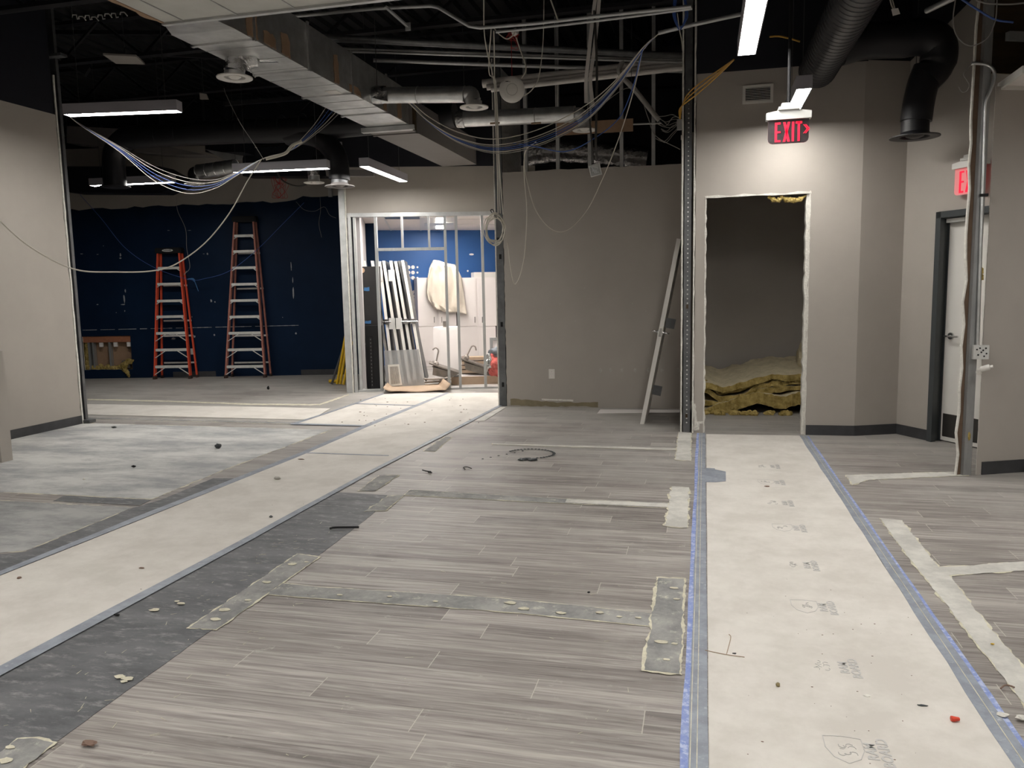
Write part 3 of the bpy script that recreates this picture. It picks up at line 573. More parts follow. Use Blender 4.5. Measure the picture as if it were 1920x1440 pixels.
patch([(120, 930), (284, 938), (262, 948), (100, 940)], 'dark_conc', ZA+.001, 'dark_strip', False, 3, .006)
patch([(-40, 1283), (98, 1206), (419, 1036), (623, 923), (733, 929), (696, 967), (600, 1040), (394, 1184), (102, 1394), (30, 1446), (-60, 1500), (-500, 1560)], 'dark_conc', ZA, 'scraped_subfloor', False, 4, .003, .1)
patch([(-80, 1060), (0, 1040), (47, 1035), (248, 953), (300, 938), (400, 897), (440, 897), (200, 999), (0, 1076), (-80, 1100)], 'dark_conc', ZA-.0005, 'dark_strip', False, 5, .004)
patch([(528.6, 1094.8), (600, 1102), (939, 1123), (1228, 1152), (1224, 1175), (947, 1148), (600, 1123), (499, 1115)], 'grey_fill', ZA+.002, seed=6, amp=.004)
patch([(353.6, 1178.6), (558, 1040), (598, 1045.6), (404.7, 1182)], 'grey_fill', ZA+.003, seed=7)
patch([(1234, 1084.7), (1282, 1086.6), (1274.4, 1265.8), (1208, 1258)], 'grey_fill', ZA+.0035, seed=8, amp=.008, rw=.012)
patch([(769.5, 919), (1062, 936.5), (1253, 944), (1251, 952.7), (1008.5, 942), (758, 929)], 'grey_fill', ZA+.002, seed=9, amp=.004)
patch([(1063, 937), (1253, 945), (1251, 952), (1060, 943)], 'pale_fill', ZA+.003, seed=19, amp=.004, rim=False)
patch([(728, 931), (758, 929), (723, 957.7), (684.8, 959.7)], 'grey_fill', ZA+.003, seed=10, amp=.008)
patch([(711.7, 892), (746.4, 892), (704, 921), (673, 921)], 'grey_fill', ZA+.003, seed=11, amp=.008)
patch([(1259, 913.4), (1291.7, 915), (1288, 990.5), (1247, 986.6)], 'pale_fill', ZA+.003, seed=12, amp=.012)
patch([(923.7, 831.7), (1270.5, 841), (1270.5, 844.8), (924, 834)], 'pale_fill', ZA+.002, seed=13, amp=.006)
patch([(1272.4, 811), (1295.6, 813), (1294.8, 865), (1266.7, 863)], 'pale_fill', ZA+.003, seed=14, amp=.01)
patch([(935, 763), (948.7, 764), (908, 790), (889, 790)], 'pale_fill', ZA+.002, seed=15, rim=False)
patch([(835, 819), (846.6, 820), (815.8, 847), (794.6, 846)], 'grey_fill', ZA+.002, seed=16)
patch([(1650, 973), (1690, 976.7), (1760, 1065), (1925, 1054), (2050, 1046), (2050, 1062), (1925, 1070), (1780, 1080), (1833, 1150), (1913, 1246.7), (1990, 1345), (1990, 1410), (1920, 1320), (1823, 1196.7), (1747, 1100), (1697, 1037)], 'pale_fill', ZA+.002, seed=17, amp=.008, rw=.006)
patch([(1586.7, 891.7), (1700, 888), (1813, 885), (1813, 892), (1700, 897), (1625, 901), (1598, 910)], 'pale_fill', ZA+.002, seed=18, amp=.01)
patch([(0, 1415), (33, 1389), (70, 1386), (102, 1395), (47, 1440), (-30, 1500), (-90, 1500)], 'grey_fill', ZA+.003, seed=20, amp=.01, rw=.01)
patch([(1125.6, 768), (1275, 769), (1274, 774), (1119.5, 776)], 'white', ZA+.002, 'white_floor_strip', False, 21, .001)
patch([(165, 748), (300, 751), (475, 757), (598, 757.7), (654, 739), (654, 741), (600, 760), (475, 759.5), (300, 753), (165, 750.5)], 'rim', ZA, 'dust_line', False, 22, .02)
patch([(165, 783), (400, 788), (560, 792), (625, 798), (560, 796), (400, 791), (165, 786)], 'grey_fill', ZA+.001, 'filler_strip', True, 23, .01)
# cream blobs in the filler
bm = B()
for px, py in ((637, 1118), (731, 1121), (817, 1130), (957, 1133), (983, 1144), (1051, 1152), (1125, 1151), (1161, 1159), (1197, 1161), (1240, 1207), (1250, 1240), (1264, 1105), (1268, 1126), (1264, 1210), (465, 1128), (420, 1146), (404, 1164), (500, 1094), (548, 1060), (575, 1056), (12, 1430), (20, 1405), (332, 1130), (340, 1134), (290, 1146), (225, 1272), (232, 1281), (240, 1276)):
    g = G(px, py); r_ = random.uniform(.012, .028); prism(bm, [g+Vector((r_*1.3*math.cos(a)*random.uniform(.6, 1), r_*.8*math.sin(a)*random.uniform(.6, 1), ZA+.0065)) for a in [k*math.pi/6 for k in range(12)]], (0, 0, -.001), 0, 0)
obj('plaster_blob', bm, 'rim', floor)
# scratches on scraped floor
bm = B()
for i in range(230):
    if i < 90: x, y = random.uniform(-2.5, -1.8), random.uniform(2., 4.6)
    elif i < 150: x, y = random.uniform(1.2, 4), random.uniform(2.5, 6.3)
    else: x, y = random.uniform(-1.6, -.15), random.uniform(1.8, 7.5)
    a = random.uniform(-.9, .9)+(1.2 if i % 3 else 0); L_ = random.uniform(.006, .04); d = Vector((math.cos(a), math.sin(a), 0))*L_; n_ = Vector((-d.y, d.x, 0)).normalized()*.0012; c = Vector((x, y, ZA+.0015))
    if .0 < x < 1.0 or (x < -1.4 and i > 90): continue
    prism(bm, [c-n_, c+d-n_*.3, c+d+n_*.3, c+n_], (0, 0, -.0008), 0, 0)
obj('scratch_mark', bm, 'rim', floor)
# --- protection board runways
def sheetp(pts, m, z, t=.002, amp=0., step=.3, seed=0):
    bm = B(); prism(bm, [p+Vector((0, 0, z)) for p in rough_poly([G(x, y) if not isinstance(x, Vector) else x for x, y in pts], step, amp, seed)], (0, 0, -t), 0, 0); return bm
PZ = .0065
r1 = obj('floor_runway', sheetp([(1324, 815), (1500, 818), (1681, 1100), (1904, 1440), (2010, 1600), (1334, 1600), (1329, 1440)], 'paper', PZ, .003, .003, .3), 'paper')
tag(r1, 'beige board floor runway leading to the dark doorway', 'floor protection')
r2 = obj('floor_runway', sheetp([(0, 1082), (250, 982), (565, 855), (690, 800), (838, 738), (945, 737), (940, 759), (700, 880.5), (419, 1032), (98, 1200), (-20, 1262), (-500, 1540), (-700, 1380)], 'paper', PZ, .003, .003, .3, 2), 'paper')
tag(r2, 'long beige board floor runway crossing the room toward the stud frame', 'floor protection')
r3 = obj('floor_runway', sheetp([(548, 795.5), (620, 773), (718, 739.5), (836, 738), (689, 799)], 'paper', PZ-.0005, .003, .002, .3, 3), 'paper')
tag(r3, 'short beige board runway beside the bottom of the jamb post', 'floor protection')
r4 = obj('floor_runway', sheetp([(60, 757), (164, 758.5), (400, 762), (620, 766.5), (600, 778), (572, 787.5), (400, 783.5), (166, 778), (60, 775)], 'paper', PZ-.001, .003, .002, .3, 4), 'paper')
tag(r4, 'beige board floor runway lying across in front of the ladders', 'floor protection')
def tape(a, b, w0, w1, m, z, label, wob=.003, seed=0, parent=None):
    a, b = Vector(a), Vector(b); rnd = random.Random(seed); d = (b-a).normalized(); s = Vector((d.y, -d.x, 0)); L_ = (b-a).length; n = int(L_/.25)+1; bm = B(); A = []; Bq = []
    for i in range(n+1):
        p = a.lerp(b, i/n)+Vector((0, 0, z)); k = rnd.uniform(-wob, wob); A.append(p+s*(w0+k)); Bq.append(p+s*(w1+k*.6))
    prism(bm, A+Bq[::-1], (0, 0, -.0008), 0, 0); o = obj('floor_tape', bm, m, parent)
    if label: tag(o, label, 'tape')
    return o
TZ = PZ+.0012
a, b = G(1329, 1600), G(1322.5, 813)
tape(a, b, -.062, .0, 'tape', TZ, 'grey-blue seam tape along the doorway runway edge nearest the stud post', .003, 1)
tape(a, b, -.085, -.055, 'tape_blue', TZ-.003, 'bright blue masking tape edge beside the doorway runway', .004, 2)
bm = B(); c_ = b-a
for i in range(2):
    s = Vector((1, 0, 0))*(-.034 if i == 0 else -.055); beam(bm, a+s+Vector((0, 0, TZ+.0006)), b+s+Vector((0, 0, TZ+.0006)), .003, .001)
for ch in (bm,): obj('tape_seam', ch, 'rim', r1)
a, b = G(1990, 1600), G(1500, 817)
a2, b2 = G(1904, 1440), G(1500, 818); d_ = (b2-a2).normalized(); a2 = a2-d_*1.0
tape(a2, b2, -.005, .06, 'tape', TZ, 'grey-blue seam tape along the doorway runway edge nearest the grey framed door', .004, 3)
tape(a2, b2, .055, .078, 'tape_blue', TZ-.003, 'thin blue tape edge on the planks right of the doorway runway', .006, 4)
bm = B(); s_ = Vector((d_.y, -d_.x, 0)); beam(bm, a2+s_*.03+Vector((0, 0, TZ+.0006)), b2+s_*.03+Vector((0, 0, TZ+.0006)), .003, .001); obj('tape_seam', bm, 'rim', r1)
o = obj('floor_tape', sheetp([(1323, 879), (1340, 880), (1341, 882), (1361, 886), (1361, 904), (1342, 906), (1323, 906)], 'tape', TZ+.001, .001, .001, .1), 'tape'); tag(o, 'short grey tape patch stuck across the doorway runway edge', 'tape')
o = obj('floor_tape', sheetp([(-500, 1540), (-20, 1262), (98, 1200), (419, 1032), (700, 880.5), (941, 758), (941, 762), (704, 884), (424, 1040), (106, 1213), (-20, 1281), (-480, 1560)], 'tape', TZ, .001, .003, .3), 'tape'); tag(o, 'grey seam tape along the long runway edge beside the dark scraped floor', 'tape')
o = obj('floor_tape', sheetp([(-300, 1190), (0, 1073), (250, 973), (565, 849), (690, 795), (838, 736.5), (842, 738), (692, 800), (566, 855), (250, 981), (0, 1081), (-300, 1202)], 'tape', TZ, .001, .003, .3), 'tape'); tag(o, 'grey seam tape along the long runway edge beside the bare concrete', 'tape')
for pts, lb in (([(545, 794.5), (690, 798.5), (690, 800.5), (545, 797)], 'grey tape across the near end of the short runway'), ([(665, 757), (779, 760.5), (779, 762), (665, 758.5)], 'grey tape seam across the short runway halfway up'), ([(569, 849.5), (729, 855), (729, 856.5), (569, 851)], 'grey tape seam across the long runway'), ([(548, 795), (620, 772), (718, 738.5), (720, 740), (623, 773.5), (552, 797)], 'grey tape along the short runway edge nearest the ladders')):
    o = obj('floor_tape', sheetp(pts, 'tape', TZ+.0008, .001, .002, .2), 'tape'); tag(o, lb, 'tape')
# printed marks on the board: shield outline and two rows of letters
def logo(px, py, sc=1., seed=0):
    c = G(px, py)+Vector((0, 0, TZ)); bm = B(); rnd = random.Random(seed)
    sh = [(-.045, .05), (0, .056), (.045, .05), (.045, 0), (.03, -.04), (0, -.062), (-.03, -.04), (-.045, 0)]
    pts = [c+Vector((x*sc-.06, y*sc, 0)) for x, y in sh]+[c+Vector((-.045*sc-.06, .05*sc, 0))]
    if seed % 2 == 0:
        for k in range(len(pts)-1): beam(bm, pts[k], pts[k+1], .0025, .0006)
    for k in range(7): a = rnd.uniform(0, 6.28); p_ = c+Vector((-.06+rnd.uniform(-.025, .025), rnd.uniform(-.03, .035), 0)); tube(bm, [p_+Vector((.012*math.cos(a+j), .012*math.sin(a+j), -.0005)) for j in (0, 1, 2, 3)], .0012, 4, True, 3)
    o = obj('printed_mark', bm, 'print', r1)
    for row, tx in enumerate(('RAM', 'BOARD')): text_mesh('printed_text', tx, .036*sc, Matrix.Translation(c+Vector((.02+.04*row, 0, 0))) @ Matrix.Rotation(R(90), 4, 'Z'), 'print', r1, .0012)
for i, (px, py) in enumerate(((1535, 1141), (1572, 1254), (1622, 1412), (1506, 1062), (1487, 992), (1466, 945), (1452, 906), (1444, 876))): logo(px, py, 1.3, i)
# ================================================================== LAMPS
def linear(label, c, L_, along='X', z=3.0, ang=0, hang=True):
    c = Vector((c[0], c[1], z)); t = thing('linear_light', label, 'ceiling light', c, 'suspended linear lights')
    u = Vector((1, 0, 0)) if along == 'X' else Vector((0, 1, 0)); u.rotate(Matrix.Rotation(ang, 3, 'Z')); n = Vector((-u.y, u.x, 0)); W_ = .12; H_ = .1
    bm = B()
    box(bm, c+Vector((0, 0, H_)), (L_, W_, .006), (u, n, Vector((0, 0, 1))))
    for s in (-1, 1): box(bm, c+n*s*(W_/2-.003)+Vector((0, 0, H_/2)), (L_, .006, H_), (u, n, Vector((0, 0, 1)))); box(bm, c+u*s*(L_/2-.003)+Vector((0, 0, H_/2)), (.006, W_-.012, H_), (u, n, Vector((0, 0, 1))))
    obj('lamp_housing', bm, 'housing', t)
    bm = B(); box(bm, c+Vector((0, 0, .006)), (L_-.014, W_-.014, .008), (u, n, Vector((0, 0, 1)))); obj('lamp_lens', bm, 'lens', t)
    for s in (-1, 1):
        p = c+u*s*L_*.38+Vector((0, 0, H_)); bm = B(); beam(bm, p, Vector((p.x, p.y, 4.9)), .004, .004, (0, 1, 0)); obj('hanger_wire', bm, 'wire', t)
    return t
def span(a, b): a, b = Vector(a), Vector(b); return ((a+b)/2, (b-a).length)
a, b = P(125, 217, Z=3.3), P(337, 209, Z=3.3); c, l = span(a, b); linear('glowing linear light nearest the end of the left wall', c, l, 'X', 3.3, math.atan2((b-a).y, (b-a).x))
a, b = P(1400, 105, Z=3.0), P(1400, 105, Z=3.0)
linear('brightest linear light, above and before the doorway vent', (.262, 5.06), 1.24, 'Y', 3.0)
linear('linear light partly hidden behind the hanging exit sign', (.75, 7.3), 1.08, 'Y', 3.0)
a, b = P(440, 324, Z=3.0), P(616, 316, Z=3.0); c, l = span(a, b); linear('linear light behind the white sleeved cable bundle', c, l, 'X', 3.0, math.atan2((b-a).y, (b-a).x))
a, b = P(682, 312, Z=3.0), P(757, 341, Z=3.0); c, l = span(a, b); linear('slanting linear light above the open stud frame', c, l, 'Y', 3.0, math.atan2((b-a).y, (b-a).x)-math.pi/2)
a, b = P(172, 349, Z=3.12), P(326, 342, Z=3.12); c, l = span(a, b); linear('farthest left linear light, crossing behind the black drop duct', c, l, 'X', 3.12, math.atan2((b-a).y, (b-a).x))
for i, (x, y, al) in enumerate(((.26, 2.6, 'Y'), (.26, -.6, 'Y'), (-2.6, 1.0, 'X'), (-4.6, 2.8, 'X'), (-2.6, -1.5, 'X'), (3.2, 4.6, 'Y'), (3.2, 1.5, 'Y'), (-5.6, -.5, 'X'))): linear('suspended linear light behind or above the viewer', (x, y), 1.24, al, 3.0)
#CONTINUE
# ================================================================== CEILING WORKS
UPZ = Vector((0, 0, 1)); EX = Vector((1, 0, 0)); EY = Vector((0, 1, 0))
# bar joists under the deck
def joist(Y_, x0=-12, x1=6):
    t = thing('bar_joist', 'black open-web steel joist under the deck', 'joist', (x0, Y_, 4.86), 'bar joists')
    for z, n_ in ((4.84, 'top_chord'), (4.38, 'bottom_chord')):
        obj(n_, beam(B(), (x0, Y_, z), (x1, Y_, z), .1, .04), 'black_duct', t)
    bm = B(); x = x0; k = 0
    while x < x1: beam(bm, (x, Y_, 4.38 if k % 2 else 4.84), (x+.6, Y_, 4.84 if k % 2 else 4.38), .03, .03); x += .6; k += 1
    obj('web_bar', bm, 'black_duct', t); return t
j0 = joist(5.2)
for y in (6.9, 8.6, 10.3, 12.2, 14.): j = dup(j0); j.location.y = y
def rect_duct(name, label, cat, x0, x1, y0, y1, z0, z1, m, seams=1.2, sm='galv'):
    t = thing(name, label, cat, ((x0+x1)/2, (y0+y1)/2, z1)); obj('duct_body', box(B(), ((x0+x1)/2, (y0+y1)/2, (z0+z1)/2), (x1-x0, y1-y0, z1-z0)), m, t)
    y = y0+.25
    while y < y1:
        bm = B()
        for s in (x0-.006, x1+.006): box(bm, (s, y, (z0+z1)/2), (.014, .03, z1-z0+.03))
        box(bm, ((x0+x1)/2, y, z0-.006), (x1-x0+.03, .03, .014)); obj('seam_flange', bm, sm, t); y += seams
    return t
D1 = rect_duct('sheet_metal_duct', 'long rectangular galvanised duct running toward the back wall', 'air duct', -3.64, -3.15, 5.05, 8.38, 3.3, 3.66, 'galv', .82)
for y, w_, h in ((5.28, .14, .3), (5.52, .16, .1), (5.75, .12, .16), (6.62, .09, .24), (7.0, .25, .06), (7.72, .1, .24), (8.1, .12, .2)): bm = B(); prism(bm, [Vector((-3.143, y+a_, 3.31+b_)) for a_, b_ in rag([(-w_/2, 0), (w_/2, 0), (w_/2, h*.7), (w_/4, h), (-w_/2, h*.95)], .03, .008, int(y*10))], (-.004, 0, 0), 0, 0); obj('cardboard_liner', bm, 'brownboard', D1)
bm = B(); box(bm, (-3.144, 5.22, 3.57), (.006, .09, .14)); obj('paper_label', bm, 'white_metal', D1)
bm = B(); c = P(625, 173, Z=3.297); box(bm, c, (.11, .12, .004)); obj('sticker', bm, 'white_metal', D1)
for y in (5.45, 5.75, 6.05, 6.35, 6.6, 7.2, 7.5, 7.8): obj('stiffener_bead', box(B(), (-3.395, y, 3.299), (.49, .006, .006)), 'galv_dull', D1)
D2 = rect_duct('painted_duct', 'grey painted end of the rectangular duct above the stud frame', 'air duct', -3.68, -3.17, 8.42, 11.1, 3.27, 3.62, 'painted_duct', 5, 'painted_duct')
bm = B(); box(bm, (-3.4, 8.4, 3.27), (.62, .07, .05)); obj('connecting_flange', bm, 'galv_dull', D2)
bm = B(); channel(bm, (-3.1, 8.4, 3.24), (-3.1, 8.4, 3.58), .03, .04, (0, -1, 0)); o = obj('duct_strap', bm, 'darkwood', D2)
# big pale plenum nearest the viewer
pl = thing('plenum_box', 'wide pale duct plenum at the near end of the galvanised duct', 'air duct', (-2.6, 4.4, 3.9))
pC, pE = P(306, 44, Z=3.25), P(560, 15, Z=3.25); pu = (pE-pC).normalized(); pb = (P(196, -6, Z=3.25)-pC).normalized(); pR = pC+pu*2.9; pB = pb*1.5
bm = B(); hexa(bm, [pC+pB, pR+pB, pR, pC]+[q_+UPZ*.5 for q_ in (pC+pB, pR+pB, pR, pC)]); body = obj('duct_body', bm, 'duct_liner', pl)
for k in (.16, .55, .95, 1.35, 1.75, 2.15): bm = B(); a = pC+pu*k-UPZ*.003; beam(bm, a, a+pB, .008, .006); obj('seam', bm, 'galv_dull', pl)
bm = B(); beam(bm, pC-UPZ*.0-pb*.0, pR-UPZ*.0, .035, .03); obj('end_flange', bm, 'galv_dull', pl)
bm = B(); rnd = random.Random(2); prism(bm, [pC+pb*.06*k+pu*rnd.uniform(-.03, .0)-UPZ*.004 for k in range(25)]+[pC+pb*1.44+pu*.02-UPZ*.004, pC+pu*.02-UPZ*.004], (0, 0, .03), 0, 0); obj('torn_liner', bm, 'brownboard', pl)
# transition collar
bm = B(); hexa(bm, [Vector(v) for v in ((pC.x, pC.y, 3.25), (-3.08, pC.y+.03, 3.25), (-3.15, 5.06, 3.3), (-3.64, 5.06, 3.3), (pC.x, pC.y, 3.7), (-3.08, pC.y+.03, 3.7), (-3.15, 5.06, 3.66), (-3.64, 5.06, 3.66))]); obj('transition_collar', bm, 'galv', pl)
# round ducts
def diffuser(t, c, r, neck=.1, m='white_metal', nm='galv'):
    c = Vector(c); bm = B(); lathe(bm, [(r*.55, neck*.35), (r*.62, .02), (r, .008), (r, 0), (r*.92, -.004), (r*.6, .004), (r*.56, .02), (r*.5, .03)], c, UPZ, 36); obj('diffuser_ring', bm, m, t, True)
    bm = B(); lathe(bm, [(0, -.004), (r*.2, -.004), (r*.36, .01), (r*.36, .014), (0, .014)], c, UPZ, 28); obj('diffuser_core', bm, m if m != 'black_duct' else 'black_duct', t, True)
    bm = B(); lathe(bm, [(r*.56, neck), (r*.56, .01)], c, UPZ, 32); lathe(bm, [(0, .03), (r*.55, .03)], c, UPZ, 32); obj('diffuser_neck', bm, nm, t, True)
def spiral(bm, a, b, r, m=0, step=.11):
    a, b = Vector(a), Vector(b); n_ = max(1, int((b-a).length/step)); d = (b-a).normalized()
    for i in range(n_+1): p = a.lerp(b, i/n_); lathe(bm, [(r, -.006), (r+.005, 0), (r, .006)], p, d, 28, m)
bd = thing('round_duct', 'long black round duct with elbows dropping at both ends', 'air duct', (-6, 9.6, 4))
zl_, zr_ = 3.66, 3.56
bm = B(); tube(bm, [(-7.97, 9.6, 3.0), (-7.97, 9.6, 3.25), (-7.93, 9.6, 3.48), (-7.78, 9.6, 3.63), (-7.5, 9.6, zl_), (-6, 9.6, zl_-.03), (-5.2, 9.6, zr_+.04), (-3.0, 9.6, zr_+.08)], .15, 28, n=5); obj('main_run', bm, 'black_duct', bd, True)
bm = B(); tube(bm, [(-5.3, 9.62, 3.55), (-5.05, 9.6, 3.54), (-4.8, 9.6, 3.45), (-4.62, 9.6, 3.25), (-4.585, 9.6, 3.0), (-4.585, 9.6, 2.94)], .135, 28, n=6); obj('drop_elbow', bm, 'black_duct', bd, True)
bm = B(); spiral(bm, (-7.2, 9.6, zl_), (-3.2, 9.6, zr_+.07), .15, step=.3); obj('duct_seam', bm, 'black_duct', bd, True)['kind'] = 'stuff'
p = P(637, 350, Y=9.6); diffuser(bd, (-4.585, 9.6, p.z), .19, .14, 'painted_duct', 'stud_dark'); p = P(217, 351, Y=9.6); diffuser(bd, (-7.97, 9.6, p.z), .2, .2, 'black_duct', 'black_duct')
s1 = thing('round_duct', 'silver round branch duct ending in a white diffuser beside the rectangular duct', 'air duct', (-2.6, 7.4, 3.6))
a, b = Vector((-3.15, 7.4, 3.385)), P(872, 177, Y=7.4)
bm = B(); tube(bm, [a, b], .075, 28, False); spiral(bm, a, b, .075, step=.4); obj('duct_body', bm, 'galv', s1, True)
e = P(889, 202, Y=7.4); bm = B(); tube(bm, [b, b+Vector((.06, 0, -.005)), Vector((e.x-.015, 7.4, b.z-.05)), Vector((e.x, 7.4, e.z+.05))], .073, 28); obj('elbow', bm, 'galv', s1, True)
bm = B(); lathe(bm, [(.08, 0), (.085, .03), (.08, .1), (.076, .12)], a+Vector((.02, 0, 0)), EX, 28); prism(bm, [P(x, y, Y=7.31) for x, y in ((698, 183), (715, 172), (726, 170), (727, 190), (712, 187))], (0, .01, 0), 0, 0); obj('torn_tape_collar', bm, 'foil', s1, True)
diffuser(s1, e, .135, .06)
s2 = thing('round_duct', 'silver round duct hanging level above the centre wall with a white diffuser', 'air duct', (-2, 8.8, 3.6))
a, b = P(862, 224, Y=8.8), P(1078, 214, Y=8.8); bm = B(); tube(bm, [a, b], .085, 28, False); spiral(bm, a, b, .085, step=.42); obj('duct_body', bm, 'galv', s2, True)
e = P(1096, 245, Y=8.8); bm = B(); tube(bm, [b, b+Vector((.06, 0, -.01)), Vector((e.x, 8.8, e.z+.1)), Vector((e.x, 8.8, e.z+.04))], .07, 24); obj('elbow', bm, 'galv_dull', s2, True)
bm = B(); tube(bm, [a-Vector((.03, 0, 0)), a+Vector((.06, 0, 0))], [.09, .098, .09], 20, False); obj('foil_tape', bm, 'foil', s2, True); diffuser(s2, e, .13, .06)
bm = B()
for px in (928, 1005): c = P(px, 231, Y=8.7); box(bm, c, (.11, .01, .02))
obj('cardboard_scrap', bm, 'card', s2)
s3 = thing('ceiling_diffuser', 'white round diffuser hanging from crumpled foil beside the rectangular duct', 'air diffuser', P(440, 147, Z=3.15))
c = P(440, 147, Z=3.15); diffuser(s3, c, .135, .05)
bm = B(); tube(bm, [c+Vector((0, 0, .05)), c+Vector((.02, .02, .14)), c+Vector((.12, .1, .2)), c+Vector((.28, .2, .22))], [.08]*7+[.1]*6+[.07]*6, 16); obj('foil_duct', bm, 'foil', s3, True)
bm = B(); tube(bm, [c+Vector((-.1, .02, .1)), c+Vector((0, .05, .2)), c+Vector((.1, .05, .08))], .004, 6); tube(bm, [c+Vector((-.05, -.02, .16)), c+Vector((.1, 0, .1)), c+Vector((.16, .03, .0))], .004, 6); obj('loose_wire', bm, 'silver', s3)
s4 = thing('ceiling_diffuser', 'white round diffuser on a short silver neck beside the black drop duct', 'air diffuser', P(589, 343, Z=3.0))
c = P(589, 343, Z=3.0); diffuser(s4, c, .14, .12); bm = B(); tube(bm, [c+Vector((0, 0, .1)), c+Vector((0, 0, .22)), c+Vector((.03, .15, .32)), c+Vector((.03, .6, .34))], .08, 20); obj('neck_elbow', bm, 'foil', s4, True)
s5 = thing('round_duct', 'silver round duct with white diffuser behind the drooping blue cables', 'air duct', P(410, 320, Z=3.2))
a, b = P(372, 322, Y=10.4), P(442, 312, Y=10.4); bm = B(); tube(bm, [a, b], .1, 24, False); spiral(bm, a, b, .1, step=.15); obj('duct_body', bm, 'galv', s5, True)
c = P(365, 346, Y=10.3); bm = B(); tube(bm, [a, a+Vector((-.08, 0, -.02)), c+Vector((0, 0, .03))], .08, 20); obj('foil_elbow', bm, 'foil', s5, True); diffuser(s5, c, .14, .05)
# right side black ducts
rd = thing('round_duct', 'large black spiral duct above the doorway linear light', 'air duct', (1, 7, 3.7))
bm = B(); aa, bb = Vector((1.0, 3.5, 3.44)), Vector((1.0, 7.98, 3.44)); tube(bm, [aa, bb], .165, 36, False); obj('duct_body', bm, 'black_duct', rd, True)
bm = B(); spiral(bm, aa, bb, .165, step=.085); obj('spiral_seam', bm, 'black_duct', rd, True)
rb = thing('round_duct', 'black branch duct turning down to a round diffuser near the grey framed door', 'air duct', (1.6, 7.6, 3.7))
bm = B(); tube(bm, [(1.1, 7.45, 3.47), (1.32, 7.5, 3.52), (1.65, 7.55, 3.52)], .15, 32, n=4); obj('horizontal_run', bm, 'black_duct', rb, True)
bm = B(); tube(bm, [(1.6, 7.55, 3.52), (1.78, 7.57, 3.53), (1.9, 7.59, 3.46), (1.9, 7.6, 3.3), (1.82, 7.6, 3.2)], [.15]*12+[.145]*6+[.135]*7, 32); obj('upper_elbow', bm, 'black_duct', rb, True)
bm = B(); tube(bm, [(1.84, 7.6, 3.28), (1.8, 7.6, 3.16), (1.77, 7.6, 3.0), (1.755, 7.6, 2.85)], .125, 32); obj('drop', bm, 'black_duct', rb, True)
diffuser(rb, P(1715, 258, Y=7.6), .2, .14, 'black_duct', 'black_duct')
# conduits
def pipe(name, label, cat, pts, r, m, sm=False, group=None): bm = B(); tube(bm, pts, r, 12, sm); return tag(obj(name, bm, m, None, True), label, cat, group)
Yc = 7.0
pipe('conduit', 'bent galvanised conduit crossing high above the centre of the room', 'conduit', [P(x, y, Y=Yc) for x, y in ((505, 34), (600, 26), (700, 16), (808, 11), (822, 14), (880, 49), (900, 52), (1000, 44), (1150, 27), (1296, 12))], .016, 'galv_dull')
pipe('conduit', 'second thinner conduit just below the bent one above the centre', 'conduit', [P(x, y, Y=7.05) for x, y in ((930, 60), (1000, 53), (1160, 34), (1298, 16))], .012, 'galv_dull')
bm = B(); a, b = P(722, 12, Y=6.9), P(765, 50, Y=7.1); beam(bm, a, b, .03, .015); box(bm, b, (.05, .01, .07)); o = tag(obj('support_bracket', bm, 'galv_dull'), 'small steel bracket hanging under the bent conduit', 'bracket')
for i, (xa, ya, xb, yb, z, r, lb) in enumerate(((605, 69, 1285, 104, 4.0, .028, 'upper dark conduit of the parallel pipes'), (620, 75, 1285, 108, 3.98, .02, 'second dark conduit of the parallel pipes'), (637, 91, 1285, 113, 4.0, .014, 'upper bright thin conduit of the parallel pipes'), (644, 96, 1285, 117, 3.97, .014, 'lower bright thin conduit of the parallel pipes'), (700, 113, 1285, 134, 4.0, .022, 'lowest and thickest steel conduit of the parallel pipes'))):
    pipe('conduit', lb, 'conduit', [P(xa, ya, Z=z), P(xb, yb, Z=z)], r, 'galv_dull' if i > 1 else 'stud_dark')
for i, (ya, yb, r) in enumerate(((157, 113, .05), (164, 121, .035), (168, 127, .03))):
    pipe('plastic_pipe', ('top and thickest', 'middle', 'lowest')[i]+' white plastic pipe in the bundle above the centre wall', 'pipe', [P(905+i*8, ya, Y=9.35-.06*i), P(1285, yb, Y=9.5-.06*i)], r, 'pvc')
bm = B(); tube(bm, [P(1168, 112, Y=9.1), P(1160, 132, Y=9.1), P(1165, 143, Y=9.1), P(1190, 168, Y=9.2), P(1236, 226, Y=9.3)], .028, 12, False); tag(obj('plastic_pipe', bm, 'cable_grey', None, True), 'angled grey pipe branching down from the white pipe bundle', 'pipe')
pipe('conduit', 'short conduit stub feeding the bundle of data cables', 'conduit', [P(1234, 62, Y=7.3), P(1300, 46, Y=7.3), P(1420, 20, Y=7.4)], .018, 'galv_dull')
bm = B(); a, b = P(1044, 243, Y=9.4), P(1187, 234, Y=9.4); beam(bm, a, b, .02, .14); tag(obj('wood_strip', bm, 'brownboard'), 'brown board strip fixed across the bare studs above the centre wall', 'board')
pipe('conduit', 'thin horizontal steel rod between bare studs right of the brown board', 'conduit', [P(1187, 233, Y=9.5), P(1240, 231, Y=9.5)], .01, 'galv_dull')
